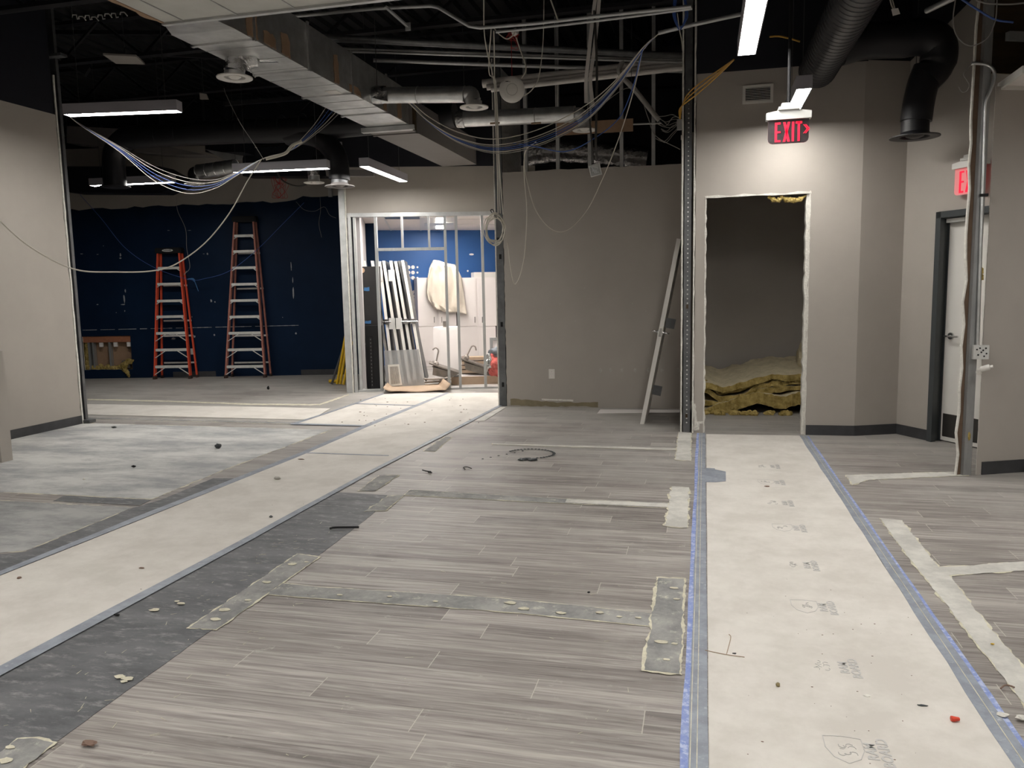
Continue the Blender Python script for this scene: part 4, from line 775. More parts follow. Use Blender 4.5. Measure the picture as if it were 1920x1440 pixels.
# black structural bars on the left, dangling sheets
for i, (pts, w_, lb) in enumerate(((((0, 30), (165, 135)), .12, 'broad dark beam slanting behind the left stud top'), (((0, 60), (330, 62)), .05, 'dark pipe running level near the left ceiling'), (((270, 100), (440, 108)), .05, 'dark pipe crossing behind the wide plenum'), (((320, 55), (415, 150)), .03, 'dark slanting brace near the foil topped diffuser'), (((420, 195), (650, 178)), .05, 'dark pipe passing behind the rectangular duct'))):
    (xa, ya), (xb, yb) = pts; bm = B(); beam(bm, P(xa, ya, Y=8.5+i*.2), P(xb, yb, Y=9.+i*.2), w_, w_); tag(obj('ceiling_beam', bm, 'black_duct'), lb, 'beam')
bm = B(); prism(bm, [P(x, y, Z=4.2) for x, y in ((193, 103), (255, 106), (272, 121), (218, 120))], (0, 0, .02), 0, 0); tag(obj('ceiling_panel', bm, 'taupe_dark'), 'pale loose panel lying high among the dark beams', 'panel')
bm = B(); prism(bm, [P(x, y, Y=9.2) for x, y in ((374, 174), (386, 176), (390, 186), (375, 186))], (0, .02, 0), 0, 0); tag(obj('ceiling_panel', bm, 'taupe'), 'tiny pale square patch in the dark ceiling above the cables', 'panel')
bm = B()
for i, (px, py) in enumerate(((140, 33), (152, 36), (164, 34), (176, 37), (188, 33), (201, 31), (213, 30), (230, 28))):
    tube(bm, [P(px-5, py, Y=7.4), P(px-4, py-5, Y=7.4), P(px+3, py-5, Y=7.4), P(px+5, py+3*(-1)**i, Y=7.4), P(px+9, py+2, Y=7.4)], .006, 5, False)
tag(obj('clip_rail', bm, 'silver'), 'row of small bright clips catching light at the upper left', 'clip')
# dark boxes and boards above the navy wall
for i, (poly, m, lb, Yp) in enumerate(((((125, 236), (260, 243), (262, 282), (125, 268)), 'painted_duct', 'dark grey duct side left of the black elbow', 11.9), (((260, 262), (385, 290), (330, 290), (250, 285)), 'painted_duct', 'dark sloping duct underside beside the black elbow', 11.7), (((385, 245), (455, 245), (455, 285), (385, 285)), 'black_paint', 'black duct box behind the silver round duct', 11.5), (((120, 312), (300, 312), (350, 340), (300, 362), (130, 361)), 'black_paint', 'black soffit box hanging above the left end of the navy wall', 11.7), (((455, 280), (560, 270), (610, 262), (610, 330), (455, 330)), 'black_paint', 'dark bulkhead behind the white sleeved cables', 12.6), (((610, 318), (700, 318), (700, 330), (612, 330)), 'painted_duct', 'grey duct edge just above the jamb post', 10.6))):
    bm = B(); prism(bm, [P(x, y, Y=Yp) for x, y in poly], (0, .35 if Yp > 11.55 or i == 2 else .1, 0), 0, 0); tag(obj('duct_box', bm, m), lb, 'duct box')
bm = B(); prism(bm, [P(x, y, Y=11.4) for x, y in ((385, 280), (455, 292), (452, 300), (420, 300))], (0, .02, 0), 0, 0); tag(obj('duct_flange', bm, 'galv_dull'), 'bright sheet metal flange above the silver round duct behind the cables', 'flange')
# foil flex duct behind the centre studs
bm = B(); pts = [P(x, y, Y=10.6) for x, y in ((985, 290), (1040, 282), (1090, 285), (1150, 290), (1215, 298))]; tube(bm, pts, [.15*(1+.05*math.sin(i*2.1)) for i in range(25)], 16); tag(obj('flexible_duct', bm, 'foil', None, True), 'crinkled foil flexible duct lying behind the top of the centre wall', 'flexible duct')
# flat whips and junction box
def strap(pts, w_, t_, name, m, label, cat='cable'):
    bm = B(); pts = smoothpts(pts, 5)
    for a, b in zip(pts, pts[1:]): beam(bm, a-(b-a)*.06, b, w_, t_, (0, 1, 0))
    return tag(obj(name, bm, m), label, cat)
strap([P(x, y, Y=8.) for x, y in ((1117, -10), (1112, 30), (1104, 100), (1099, 150), (1099, 193))], .035, .006, 'flat_strap', 'pvc', 'left one of two pale flat straps hanging before the white pipes', 'strap')
strap([P(x, y, Y=8.02) for x, y in ((1124, -10), (1120, 40), (1112, 110), (1107, 150), (1112, 200))], .035, .006, 'flat_strap', 'pvc', 'right one of two pale flat straps hanging before the white pipes', 'strap')
jx = thing('junction_box', 'small galvanised junction box dangling before the centre wall on dark whips', 'junction box', P(1116, 305, Y=8))
c = P(1116, 319, Y=8); ax = (EX*math.cos(.2)-UPZ*math.sin(-.2), EY, UPZ*math.cos(.2)+EX*math.sin(-.2)); bm = B(); box(bm, c+EY*.02, (.11, .004, .11), ax)
for k in (-1, 1): box(bm, c+ax[0]*k*.053, (.004, .045, .11), ax); box(bm, c+ax[2]*k*.053, (.11, .045, .004), ax)
obj('box_shell', bm, 'silver', jx); bm = B()
for k in range(4): tube(bm, [c+ax[0]*random.uniform(-.04, .04)+ax[2]*random.uniform(-.04, .04)-EY*.015 for _ in range(5)], .004, 6)
obj('coiled_wire', bm, 'galv_dull', jx)
bm = B(); tube(bm, [P(x, y, Y=8) for x, y in ((1103, 195), (1106, 230), (1110, 270), (1112, 305))], .01, 8); tube(bm, [P(x, y, Y=8) for x, y in ((1114, 20), (1119, 120), (1118, 220), (1117, 270), (1119, 302))], .012, 8); obj('conduit_whip', bm, 'cable_dark', jx, True)
# access point disc with red wires
ap = thing('access_point', 'round white wireless access point hanging tilted by red wire', 'wireless device', P(960, 168, Y=7.5))
c = P(960, 168, Y=7.5); ax_ = (Vector((.25, -1, -.15))).normalized(); bm = B(); lathe(bm, [(0, .022), (.08, .02), (.112, .01), (.12, 0), (.112, -.012), (0, -.012)], c, ax_, 40); disc = obj('disc_body', bm, 'white_metal', ap, True)
bm = B(); lathe(bm, [(.05, .021), (.05, .0235), (.053, .0235), (.053, .02)], c, ax_, 40); obj('ring_mark', bm, 'cable_grey', disc)
bm = B(); up_ = UPZ-ax_*UPZ.dot(ax_); sd = ax_.cross(up_).normalized(); lathe(bm, [(0, .0225), (.004, .0225), (.004, .02)], c+up_*.07-sd*.02*-1, ax_, 12); box(bm, c+up_*.072-sd*-.045+ax_*.0195, (.03, .008, .002), (sd, up_.normalized(), ax_)); obj('maker_mark', bm, 'cable_dark', disc)
bm = B(); tube(bm, [P(x, y, Y=7.5) for x, y in ((959, 58), (959, 100), (960, 142))], .003, 5); rnd = random.Random(3)
for k in range(9): tube(bm, [P(955+rnd.uniform(-8, 18), 58+rnd.uniform(-3, 18), Y=7.45) for _ in range(4)], .0025, 5)
for k in range(3): tube(bm, [P(952+6*k, 60, Y=7.48), P(962+rnd.uniform(-10, 12), 80+k*6, Y=7.48), P(958, 90, Y=7.48)], .0025, 5)
obj('red_wire', bm, 'cable_red', ap); bm = B(); lathe(bm, [(0, .03), (.03, .02), (.035, -.02), (0, -.03)], P(966, 60, Y=7.45), (1, -.5, .3), 12); obj('wire_connector', bm, 'pvc', ap)
# ------------------------------------------------------------------ cables
def cable(label, pts, r, m, name='data_cable', n=8):
    bm = B(); tube(bm, pts, r, 6, True, n); return tag(obj(name, bm, m, None, True), label, 'cable')
bund = ((1234, 64, 7.3), (1205, 92, 7.4), (1150, 165, 7.6), (1090, 222, 7.9), (1010, 262, 7.9), (930, 278, 7.8), (862, 263, 7.7), (806, 230, 7.6), (768, 192, 7.5))
cols = [('cable_white', 'white'), ('cable_white', 'white'), ('cable_grey', 'grey'), ('cable_blue', 'blue'), ('cable_blue', 'blue'), ('cable_white', 'white'), ('cable_grey', 'grey')]
for k, (m_, cn) in enumerate(cols):
    off = [(0, 0)]+[((k-3)*1.2*min(1, i/3)+random.uniform(-1, 1), (k-3)*3.4*math.sin(math.pi*i/8)*(1 if i > 1 else .3)-(8 if k == 0 and i > 2 else 0)) for i in range(1, 9)]
    o = cable(f'{cn} data cable of the bundle sagging from the conduit stub above the centre', [P(x+dx_, y+dy_, Y=Y_+.01*k) for (x, y, Y_), (dx_, dy_) in zip(bund, off)], .0045, m_); o['group'] = f'{cn} cables sagging above the centre'
lb_ = ((630, 200, 7.9), (600, 235, 7.8), (566, 266, 7.7), (540, 284, 7.6), (492, 298, 7.6), (440, 328, 7.6), (400, 346, 7.6), (350, 348, 7.6), (290, 326, 7.6), (222, 278, 7.5), (156, 237, 7.35), (128, 217, 7.2))
for k, (m_, cn) in enumerate((('cable_white', 'white'), ('cable_blue', 'blue'), ('cable_blue', 'blue'), ('cable_white', 'white'), ('cable_grey', 'grey'))):
    pts = []
    for i, (x, y, Y_) in enumerate(lb_):
        s_ = (0, 0, 0, 0, 0, .3, .7, 1.2, 1.1, .4, .12, 0)[i]*(k-2)*6; pts.append(P(x+(k-2)*(9-3*i if i < 3 else 0), y-s_, Y=Y_+.012*k))
    o = cable(f'{cn} data cable of the bundle drooping toward the left wall end', pts, .0036, m_); o['group'] = f'{cn} cables drooping on the left'
bm = B(); tube(bm, [P(x, y, Y=Y_-.02) for x, y, Y_ in ((566, 265, 7.7), (548, 273, 7.65), (537, 286, 7.6), (522, 292, 7.56), (498, 298, 7.5))], .016, 8); tag(obj('cable_sleeve', bm, 'cable_white', None, True), 'white wrap bundling the cables under the rectangular duct', 'cable wrap')
cable('single white cable looping low across the ladders from left to centre', [P(x, y, Y=Y_) for x, y, Y_ in ((490, 299, 7.5), (465, 338, 7.4), (430, 400, 7.2), (385, 455, 7.), (330, 495, 6.8), (285, 508, 6.6), (220, 510, 6.3), (140, 505, 6.), (60, 465, 5.7), (0, 414, 5.5), (-60, 350, 5.3))], .0065, 'cable_white')
cable('thin dark cable hanging down to the sleeved cable bundle', [P(x, y, Y=7.5) for x, y in ((420, 165), (425, 180), (450, 230), (475, 268), (495, 300))], .003, 'cable_grey')
cable('thin blue line sagging across the navy wall behind the ladders', [BW.hit(x, y, .3) for x, y in ((150, 365), (190, 410), (235, 465), (290, 502), (355, 524), (385, 522), (430, 508), (480, 470), (530, 420), (570, 380))], .004, 'cable_blue')
bm = B(); tube(bm, [BW.hit(x, y, .28) for x, y in ((351, 524), (358, 523), (364, 526), (372, 546))], [.012]*7+[.02]*6+[.006]*6, 6); tag(obj('tape_flag', bm, 'bluetape'), 'blue tape flag knotted on the thin line right of the red ladder', 'tape')
cable('thin grey wire dangling with a small loop right of the red ladder', [BW.hit(x, y, .15) for x, y in ((331, 370), (333, 395), (348, 430), (350, 465), (356, 500), (348, 512), (345, 515), (350, 508))], .004, 'cable_grey')
cable('thin grey wire dangling on the navy wall near the jamb post', [BW.hit(x, y, .1) for x, y in ((600, 370), (601, 395), (598, 420), (603, 445))], .003, 'cable_grey')
cable('thin pinkish wire waving along the top of the navy wall', [BW.hit(x, y, .1) for x, y in ((555, 378), (570, 393), (590, 396), (608, 388), (618, 403), (630, 409))], .003, 'cable_grey')
bm = B(); rnd = random.Random(5)
for k in range(12): x = 520+rnd.uniform(-12, 22); tube(bm, [P(522, 345, Y=11.2), P(x, 338+rnd.uniform(-8, 12), Y=11.2), P(524+rnd.uniform(-14, 16), 355+rnd.uniform(0, 15), Y=11.2), P(524, 371, Y=11.2)], .003, 5)
tag(obj('wire_tangle', bm, 'cable_red'), 'tangle of thin red wire hanging above the brown ladder', 'wire')
cable('black cable curving to the white diffuser beside the black drop duct', [P(x, y, Y=10.3) for x, y in ((520, 325), (532, 340), (555, 349), (575, 347))], .012, 'cable_dark')
# verticals near the centre wall's left end
for k, (pts, lb) in enumerate(((((907, 0), (908, 60), (915, 105), (927, 160), (933, 260), (938, 400)), 'leftmost long cable hanging down to the cable coil'), (((921, 55), (917, 110), (918, 140), (930, 160), (936, 300), (943, 402)), 'middle long cable hanging down to the cable coil'), (((926, 58), (927, 110), (928, 200), (932, 300), (934, 400)), 'straight long cable hanging down to the cable coil'))):
    cable(lb, [P(x, y, Y=7.4+.25*i) for i, (x, y) in enumerate(pts)], .0055, 'cable_white')
cable('white cable dipping in front of the conduits left of the access point', [P(x, y, Y=7.3) for x, y in ((926, 52), (935, 63), (950, 73), (962, 66), (965, 58))], .006, 'cable_white')
cable('white cable curving from the connector past the access point', [P(x, y, Y=7.35) for x, y in ((968, 70), (975, 92), (985, 120), (985, 135), (978, 146))], .006, 'cable_white')
cable('long thin white cable hanging right of the access point', [P(x, y, Y=7.6) for x, y in ((1020, -5), (1019, 60), (1016, 105), (1010, 145), (1000, 165), (985, 178), (958, 187))], .005, 'cable_white')
cable('short white cable hanging from the deck above the twin conduits', [P(x, y, Y=6.9) for x, y in ((1031, -5), (1038, 15), (1047, 40))], .007, 'cable_white')
cable('white cable dropping from the bundle in a long loop beside the coil', [P(x, y, Y=Y_) for x, y, Y_ in ((1005, 266, 7.9), (985, 285, 8.6), (983, 330, 9.4), (988, 400, 9.5), (982, 490, 9.55), (966, 533, 9.55), (957, 500, 9.5), (952, 455, 9.5))], .006, 'cable_white')
cable('white cable sweeping down in a wide loop across the centre wall', [P(x, y, Y=Y_) for x, y, Y_ in ((1205, 92, 7.4), (1188, 170, 8.2), (1160, 260, 9), (1130, 335, 9.4), (1100, 395, 9.6), (1065, 431, 9.6), (1035, 430, 9.6), (1005, 395, 9.6), (988, 340, 9.5), (983, 310, 9.4))], .0055, 'cable_white')
cable('blue data cable drooping alone below the main cable bundle', [P(x, y, Y=Y_) for x, y, Y_ in ((1205, 92, 7.4), (1186, 165, 7.8), (1160, 222, 8), (1110, 262, 8), (1060, 284, 8), (1005, 275, 7.9), (960, 268, 7.9))], .0055, 'cable_blue')
cable('thin dark cable arching beside the angled grey pipe', [P(x, y, Y=8.9) for x, y in ((1120, 205), (1150, 180), (1178, 165), (1200, 180), (1215, 220), (1230, 255), (1275, 280))], .0045, 'cable_grey')
coil = thing('cable_coil', 'coil of grey white cable hung at the left end of the centre wall', 'cable coil', P(930, 430, Y=9.55))
c = P(930, 431, Y=9.5); bm = B(); rnd = random.Random(9)
for k in range(9):
    rx, rz = rnd.uniform(.095, .14), rnd.uniform(.13, .2); tube(bm, [c+Vector((rx*math.cos(a+k)+rnd.uniform(-.006, .006), -.01*k+rnd.uniform(-.01, .01), rz*math.sin(a+k)+rnd.uniform(-.01, .01))) for a in [i*math.pi/6 for i in range(13)]], .0055, 6, True, 3)
obj('coil_loop', bm, 'cable_white', coil, True)
bm = B(); tube(bm, [P(925, 402, Y=9.5), P(920, 380+15, Y=9.5), P(924, 393, Y=9.5), P(928, 405, Y=9.5)], .005, 6); box(bm, P(929, 405, Y=9.45), (.03, .03, .04)); box(bm, P(935, 448, Y=9.45), (.04, .03, .03)); obj('coil_tie', bm, 'black', coil)
for k in range(3): cable(('upper', 'middle', 'lower')[k]+' yellow cable looping between the doorway post and the brightest light', [P(x, y, Y=Y_) for x, y, Y_ in ((1376, 112, 6.4), (1350, 130+4*k, 6.8), (1310, 158+8*k, 7.4), (1287, 180+6*k, 7.9), (1278-2*k, 205, 8.3), (1275, 225, 8.5))], .006, 'cable_yellow')
bm = B(); rnd = random.Random(11)
for k in range(9): x, y = 1232+rnd.uniform(-5, 22), 222+rnd.uniform(-4, 38); tube(bm, [P(1278, 225+rnd.uniform(-10, 10), Y=8.7), P(1262, (225+y)/2+rnd.uniform(-8, 14), Y=8.7), P((x+1262)/2, y+rnd.uniform(-4, 12), Y=8.7), P(x, y, Y=8.7)], .0035, 5)
tag(obj('wire_tangle', bm, 'cable_grey'), 'spray of loose wires spilling from the box left of the doorway post', 'wire')
bm = B(); box(bm, P(1274, 234, Y=8.5), (.05, .06, .1)); tag(obj('outlet_box', bm, 'galv_dull'), 'small steel box above the capped conduit beside the doorway post', 'junction box')
bm = B(); tube(bm, [P(1280, 262, Y=8.55), P(1280, 300, Y=8.55), P(1279, 440, Y=8.58)], .012, 8, False); box(bm, P(1280, 258, Y=8.55), (.035, .03, .045)); tag(obj('conduit', bm, 'white_metal'), 'capped white conduit running up the side of the doorway post wall', 'conduit')
cl = B(); rnd = random.Random(12)
for k in range(6): tube(cl, [P(1264+k, -8, Y=7.2), P(1264+k*.8-rnd.uniform(0, 4), 30, Y=7.2), P(1274+rnd.uniform(-2, 3), 54+rnd.uniform(-4, 4), Y=7.2), P(1287+rnd.uniform(-2, 3), 30, Y=7.2), P(1281+k, -8, Y=7.2)], .004, 6)
tag(obj('cable_coil', cl, 'cable_blue', None, True), 'small coil of dark blue cable looped over the conduit stub', 'cable coil')
cable('thin cable tail hanging below the dark blue coil', [P(x, y, Y=7.2) for x, y in ((1270, 25), (1274, 55), (1278, 75), (1280, 95))], .005, 'cable_white')
for lb, pts, Yp, r in (('thin grey cable looping down across the right wall stub', ((1792, -5), (1787, 40), (1796, 70), (1820, 86), (1850, 72), (1866, 40), (1870, -5)), 6.2, .004), ('thin white wire curl hanging below the bent conduit end', ((1822, 120), (1812, 130), (1806, 140), (1812, 150), (1817, 160), (1812, 171), (1803, 172), (1797, 163)), 6.5, .0025), ('short cable crossing at the upper right above the plywood', ((1830, 0), (1850, 6), (1890, 8), (1925, 5)), 6.3, .006)):
    cable(lb, [P(x, y, Y=Yp) for x, y in pts], r, 'cable_grey')
cable('blue cable crossing the upper right corner', [P(x, y, Y=6.3) for x, y in ((1798, -5), (1830, 16), (1865, 36), (1900, 42))], .007, 'cable_blue')
rc = thing('bent_conduit', 'bent steel conduit clamped to the right wall stub above a switch box', 'conduit', P(1850, 300, Y=6.55))
bm = B(); tube(bm, [P(x, y, Y=6.55) for x, y in ((1821, 119), (1835, 119), (1852, 122), (1863, 132), (1864, 148), (1856, 172), (1848, 192), (1846, 230))], .012, 10); tube(bm, [P(1846, 230, Y=6.55), P(1833, 650, Y=6.55)], .012, 10, False); obj('conduit_tube', bm, 'galv', rc, True)
bm = B(); box(bm, P(1845, 366, Y=6.545), (.05, .03, .02)); obj('coupling', bm, 'black', rc)
bm = B(); c = P(1838, 660, Y=6.54); box(bm, c, (.105, .045, .105)); sb = obj('switch_box', bm, 'silver', rc)
bm = B()
for x_, z_ in ((-.03, .02), (-.01, .03), (.012, .015), (.03, .03), (-.02, -.02), (.02, -.03), (0, 0), (.035, -.01)): lathe(bm, [(0, .003), (.006, .003), (.006, 0)], c+Vector((x_, -.0225, z_)), (0, -1, 0), 10)
o = obj('knockout', bm, 'black', sb)
hb = thing('door_holder', 'white rounded plastic door hold arm sticking out of the right wall stub', 'door hardware', P(1848, 692, Y=6.5))
bm = B(); tube(bm, [P(1836, 694, Y=6.52), P(1842, 692, Y=6.5), P(1852, 689, Y=6.48), P(1862, 687, Y=6.47)], [.012]*5+[.022]*10+[.012]*4, 14); obj('arm_body', bm, 'white_metal', hb, True)
bm = B(); lathe(bm, [(0, .02), (.01, .02), (.01, 0), (.022, 0), (.022, -.006)], P(1836, 698, Y=6.53), (0, -1, 0), 12); obj('mount', bm, 'white_metal', hb)
bm = B()
for px, py in ((1841, 508), (1841, 520), (1817, 818)): rock(bm, P(px, py, Y=6.56), (.012, .01, .03), px, 2, .8)
tag(obj('foam_blob', bm, 'batt', None, True), 'yellow foam dabs stuck on the right steel stud', 'foam', kind='stuff')
o = thing('hanging_connector', 'pale wire connector dangling at the top right of the black duct', 'connector', P(1678, 20, Y=6.6))
bm = B(); tube(bm, [P(1668, -5, Y=6.6), P(1672, 10, Y=6.6), P(1676, 18, Y=6.6)], .006, 6); tube(bm, [P(1672, -5, Y=6.6), P(1678, 16, Y=6.6)], .004, 6); obj('lead_wire', bm, 'cable_white', o)
bm = B(); hexa(bm, [P(x, y, Y=Y_) for Y_ in (6.58, 6.62) for x, y in ((1674, 30), (1688, 26), (1684, 15), (1671, 17))]); obj('plug_body', bm, 'pvc', o)
bm = B(); a, b = P(1738, 20, Y=7), P(1792, -6, Y=6.6); tube(bm, [a, b], .022, 12, False); tag(obj('conduit', bm, 'galv_dull', None, True), 'short bright conduit stub at the top right beyond the black elbow', 'conduit')
cable('short yellow cable tail above the doorway vent', [P(x, y, Y=7.6) for x, y in ((1443, 69), (1460, 68), (1480, 72), (1500, 78))], .008, 'cable_yellow')
# ------------------------------------------------------------------ exit signs
def letters(bm, org, ux, uz, n, h, txt='EXIT', w_=None, st=None):
    w_ = w_ or h*.42; st = st or h*.17; gap = h*.085; x = 0
    def bar(x0, z0, x1, z1): a = org+ux*x0+uz*z0; b = org+ux*x1+uz*z1; beam(bm, a, b, .003, st, n.cross((b-a)) if False else None or (ux if abs(x1-x0) < 1e-6 else uz)) 
    def q4(pts): prism(bm, [org+ux*px+uz*pz for px, pz in pts], n*.004, 0, 0)
    for ch in txt:
        if ch == 'E':
            q4([(x, 0), (x+st, 0), (x+st, h), (x, h)])
            for z_ in (0, h/2-st*.4, h-st*.85): q4([(x+st, z_), (x+w_*.9, z_), (x+w_*.9, z_+st*.85), (x+st, z_+st*.85)])
            x += w_+gap
        elif ch == 'X':
            q4([(x, 0), (x+st*1.1, 0), (x+w_*1.1, h), (x+w_*1.1-st*1.1, h)]); q4([(x+w_*1.1-st*1.1, 0), (x+w_*1.1, 0), (x+st*1.1, h), (x, h)]); x += w_*1.1+gap
        elif ch == 'I': q4([(x, 0), (x+st, 0), (x+st, h), (x, h)]); x += st+gap*.8
        elif ch == 'T': q4([(x+w_/2-st/2, 0), (x+w_/2+st/2, 0), (x+w_/2+st/2, h), (x+w_/2-st/2, h)]); q4([(x, h-st), (x+w_, h-st), (x+w_, h), (x, h)]); x += w_+gap
    return x
def exit_sign(label, c, u, W_, Hp, plate, em, chevron=True, pole=True):   # c = centre of the cap's lower edge
    c = Vector(c); u = Vector(u).normalized(); n = Vector((u.y, -u.x, 0)); ax = (u, -n, UPZ); t = thing('exit_sign', label, 'exit sign', c)
    bm = B(); k = []
    prof = [(-W_/2-.012, -.005), (W_/2+.012, -.005), (W_/2+.012, .04), (W_/4, .052), (0, .055), (-W_/4, .052), (-W_/2-.012, .04)]
    prism(bm, [c+u*x+UPZ*z+n*.03 for x, z in prof], -n*.06, 0, 0); obj('cap_housing', bm, 'silver', t)
    bm = B(); box(bm, c+UPZ*.062, (.13, .1, .02), ax); box(bm, c+UPZ*.082, (.09, .07, .03), ax); obj('canopy_mount', bm, 'silver', t)
    pts = [(-W_/2, 0), (-W_/2, -Hp+.03)]+[(-W_/2+.03-.03*math.cos(a), -Hp+.03-.03*math.sin(a)) for a in (.5, 1.)]+[(-W_/2+.03, -Hp), (W_/2-.03, -Hp)]+[(W_/2-.03+.03*math.sin(a), -Hp+.03-.03*math.cos(a)) for a in (.5, 1.)]+[(W_/2, -Hp+.03), (W_/2, 0)]
    bm = B(); prism(bm, [c+u*x+UPZ*z+n*.005 for x, z in pts], -n*.008, 0, 1); pb = obj('sign_plate', bm, [plate, 'exit_edge'], t)
    bm = B(); h = Hp*.8; org = c-u*(W_*.33)-UPZ*(Hp*.93)+n*.006; wl_ = W_*.165; w_ = letters(bm, org, u, UPZ, n, h, w_=wl_*.96, st=wl_*.34)
    lt = obj('exit_lettering', bm, em, t)
    if chevron:
        bm = B(); o_ = c+u*(W_*.36)-UPZ*Hp*.45+n*.006
        for d_ in (0, .012):
            for s in (-1, 1): prism(bm, [o_+u*(d_+.0)+UPZ*s*.028, o_+u*(d_+.007)+UPZ*s*.028, o_+u*(d_+.03), o_+u*(d_+.022)], n*.003, 0, 0)
        obj('arrow_mark', bm, em, t)
    if pole: bm = B(); tube(bm, [c+UPZ*.09, Vector((c.x, c.y, 4.85))], .011, 12, False); obj('hanging_stem', bm, 'black', t)
    return t
Ye = 5.6; a, b = P(1440, 227, Y=Ye), P(1517, 219, Y=Ye); exit_sign('hanging EXIT sign with dark plate and right pointing arrow', (a+b)/2, (b-a)*Vector((1, 1, 0)), (b-a).length, P(1478, 224, Y=Ye).z-P(1478, 270, Y=Ye).z, 'exit_plate', 'exit_red')
a = SW.hit(1790, 317, .07); exit_sign('glowing pink EXIT sign partly hidden above the grey framed door', a+SW.u*.165, SW.u, .31, .23, 'exit_pink', 'exit_red', False, False)
# ------------------------------------------------------------------ wall grille
vg = thing('wall_vent', 'white louvred vent grille high on the wall left of the exit sign', 'vent', RW.pt(*RW.sz(1421, 177), .01))
(sa, za), (sb_, zb) = RW.sz(1392, 196), RW.sz(1450, 157); mz = .026
bm = B(); fbox(bm, RW, sa, sb_, za, za+mz, .001, .014); fbox(bm, RW, sa, sb_, zb-mz, zb, .001, .014); fbox(bm, RW, sa, sa+mz, za+mz, zb-mz, .001, .014); fbox(bm, RW, sb_-mz, sb_, za+mz, zb-mz, .001, .014); obj('grille_frame', bm, 'white_metal', vg)
bm = B(); fbox(bm, RW, sa+mz, sb_-mz, za+mz, zb-mz, .001, .003); obj('dark_backing', bm, 'black', vg)
n_ = 8
for i in range(n_): z = za+mz+(zb-za-2*mz)*(i+.5)/n_; obj('louvre_blade', beam(B(), RW.pt(sa+mz, z, .009), RW.pt(sb_-mz, z, .009), .012, .0035, (0, 0, 1)), 'white_metal', vg)
# ------------------------------------------------------------------ ladders
def ladder(name, label, px0, px1, pyb, cap_px0, cap_px1, cap_py, steps_py, rail_m, lean=.3, logo_=False, backoff=.3):
    A, Bp = BW.hit(px0, 690, backoff), BW.hit(px1, 690, backoff); g0 = BW.sz(px0+4, pyb, backoff)[0]; g1 = BW.sz(px1-4, pyb, backoff)[0]
    c0_, zt_ = BW.sz(cap_px0, cap_py, .12); c1_, _ = BW.sz(cap_px1, cap_py, .12)
    t = thing(name, label, 'ladder', BW.pt((g0+g1)/2, 0, backoff))
    def fr_(s_, z, side): # front rail centre at height z
        k = z/zt_; return (g0+(c0_-g0)*k if side < 0 else g1+(c1_-g1)*k), backoff+(.12-backoff)*k
    capb = zt_-.1
    for side in (-1, 1):
        s0_, n0_ = fr_(0, .05, side); s1_, n1_ = fr_(0, capb, side); bm = B(); beam(bm, BW.pt(s0_, .05, n0_), BW.pt(s1_, capb, n1_), .07, .028, tuple(BW.u)); obj('front_rail', bm, rail_m, t)
        rs0 = s0_+.03; rs1 = s1_+.015; bm = B(); beam(bm, BW.pt(rs0, .05, .09), BW.pt(rs1, capb, .055), .03, .028, tuple(BW.u)); obj('rear_rail', bm, rail_m, t)
        bm = B(); box(bm, BW.pt(s0_, .03, n0_+.005), (.045, .09, .06), (BW.u, BW.n, UPZ)); obj('rubber_foot', bm, 'rubber', t)
        bm = B(); box(bm, BW.pt(rs0, .025, .085), (.04, .05, .05), (BW.u, BW.n, UPZ)); obj('rubber_foot', bm, 'rubber', t)
    bm = B(); box(bm, BW.pt((c0_+c1_)/2, zt_-.05, .1), (c1_-c0_+.1, .16, .1), (BW.u, BW.n, UPZ)); bmesh.ops.bevel(bm, geom=bm.edges[:], offset=.015, segments=2, affect='EDGES'); cp = obj('top_cap', bm, 'black', t)
    if logo_:
        bm = B(); cc = BW.pt((c0_+c1_)/2, zt_-.05, .181); prism(bm, [cc+BW.u*.1*math.cos(a)+UPZ*.024*math.sin(a) for a in [i*math.pi/12 for i in range(24)]], BW.n*.002, 0, 0); obj('maker_badge', bm, 'alu', cp)
        text_mesh('badge_lettering', 'WERNER', .036, Matrix.Translation(cc+BW.n*.0045) @ Matrix((BW.u, UPZ, BW.n)).transposed().to_4x4(), 'black', cp, .0006, .0005)
        cp.children[-1].matrix_parent_inverse = cp.matrix_basis.inverted()
    zs = []
    for i, py in enumerate(steps_py):
        z = BW.sz((px0+px1)/2, py, .25)[1]; zs.append(z); (sa_, na_), (sb2, nb_) = fr_(0, z, -1), fr_(0, z, 1)
        bm = B(); fbox(bm, BW, sa_+.014, sb2-.014, z-.028, z, na_-.04, na_+.04); fbox(bm, BW, sa_+.014, sb2-.014, z-.045, z-.028, na_+.034, na_+.04); obj('step', bm, 'alu', t)
        Lb = .2 if i >= len(steps_py)-3 else .07
        for sd_, s_ in ((1, sa_), (-1, sb2)):
            s2_, n2_ = fr_(0, z-Lb*.75, -sd_); bm = B(); beam(bm, BW.pt(s_+sd_*(.02+Lb*.9 if Lb > .1 else .07), z-.03, na_+.03), BW.pt(s2_+sd_*.01, z-(Lb*.8 if Lb > .1 else .075), n2_+.03), .012, .016, tuple(BW.n)); obj('step_brace', bm, 'alu', t)
    for z in (zs[1]-.05, zs[3]-.1, zs[-3]-.08, zs[-1]+.03):
        (sa_, _), (sb2, _) = fr_(0, z, -1), fr_(0, z, 1); bm = B(); fbox(bm, BW, sa_+.06, sb2+.04, z-.015, z+.015, .06, .075); obj('rear_spreader', bm, 'alu', t)
    return t
ladder('step_ladder', 'bright orange-red step ladder folded against the navy wall, the shorter one', 287, 362, 715, 297, 336, 465, (499.8, 530, 561.7, 591.4, 622.3, 653.5, 684.7), 'orange', logo_=True)
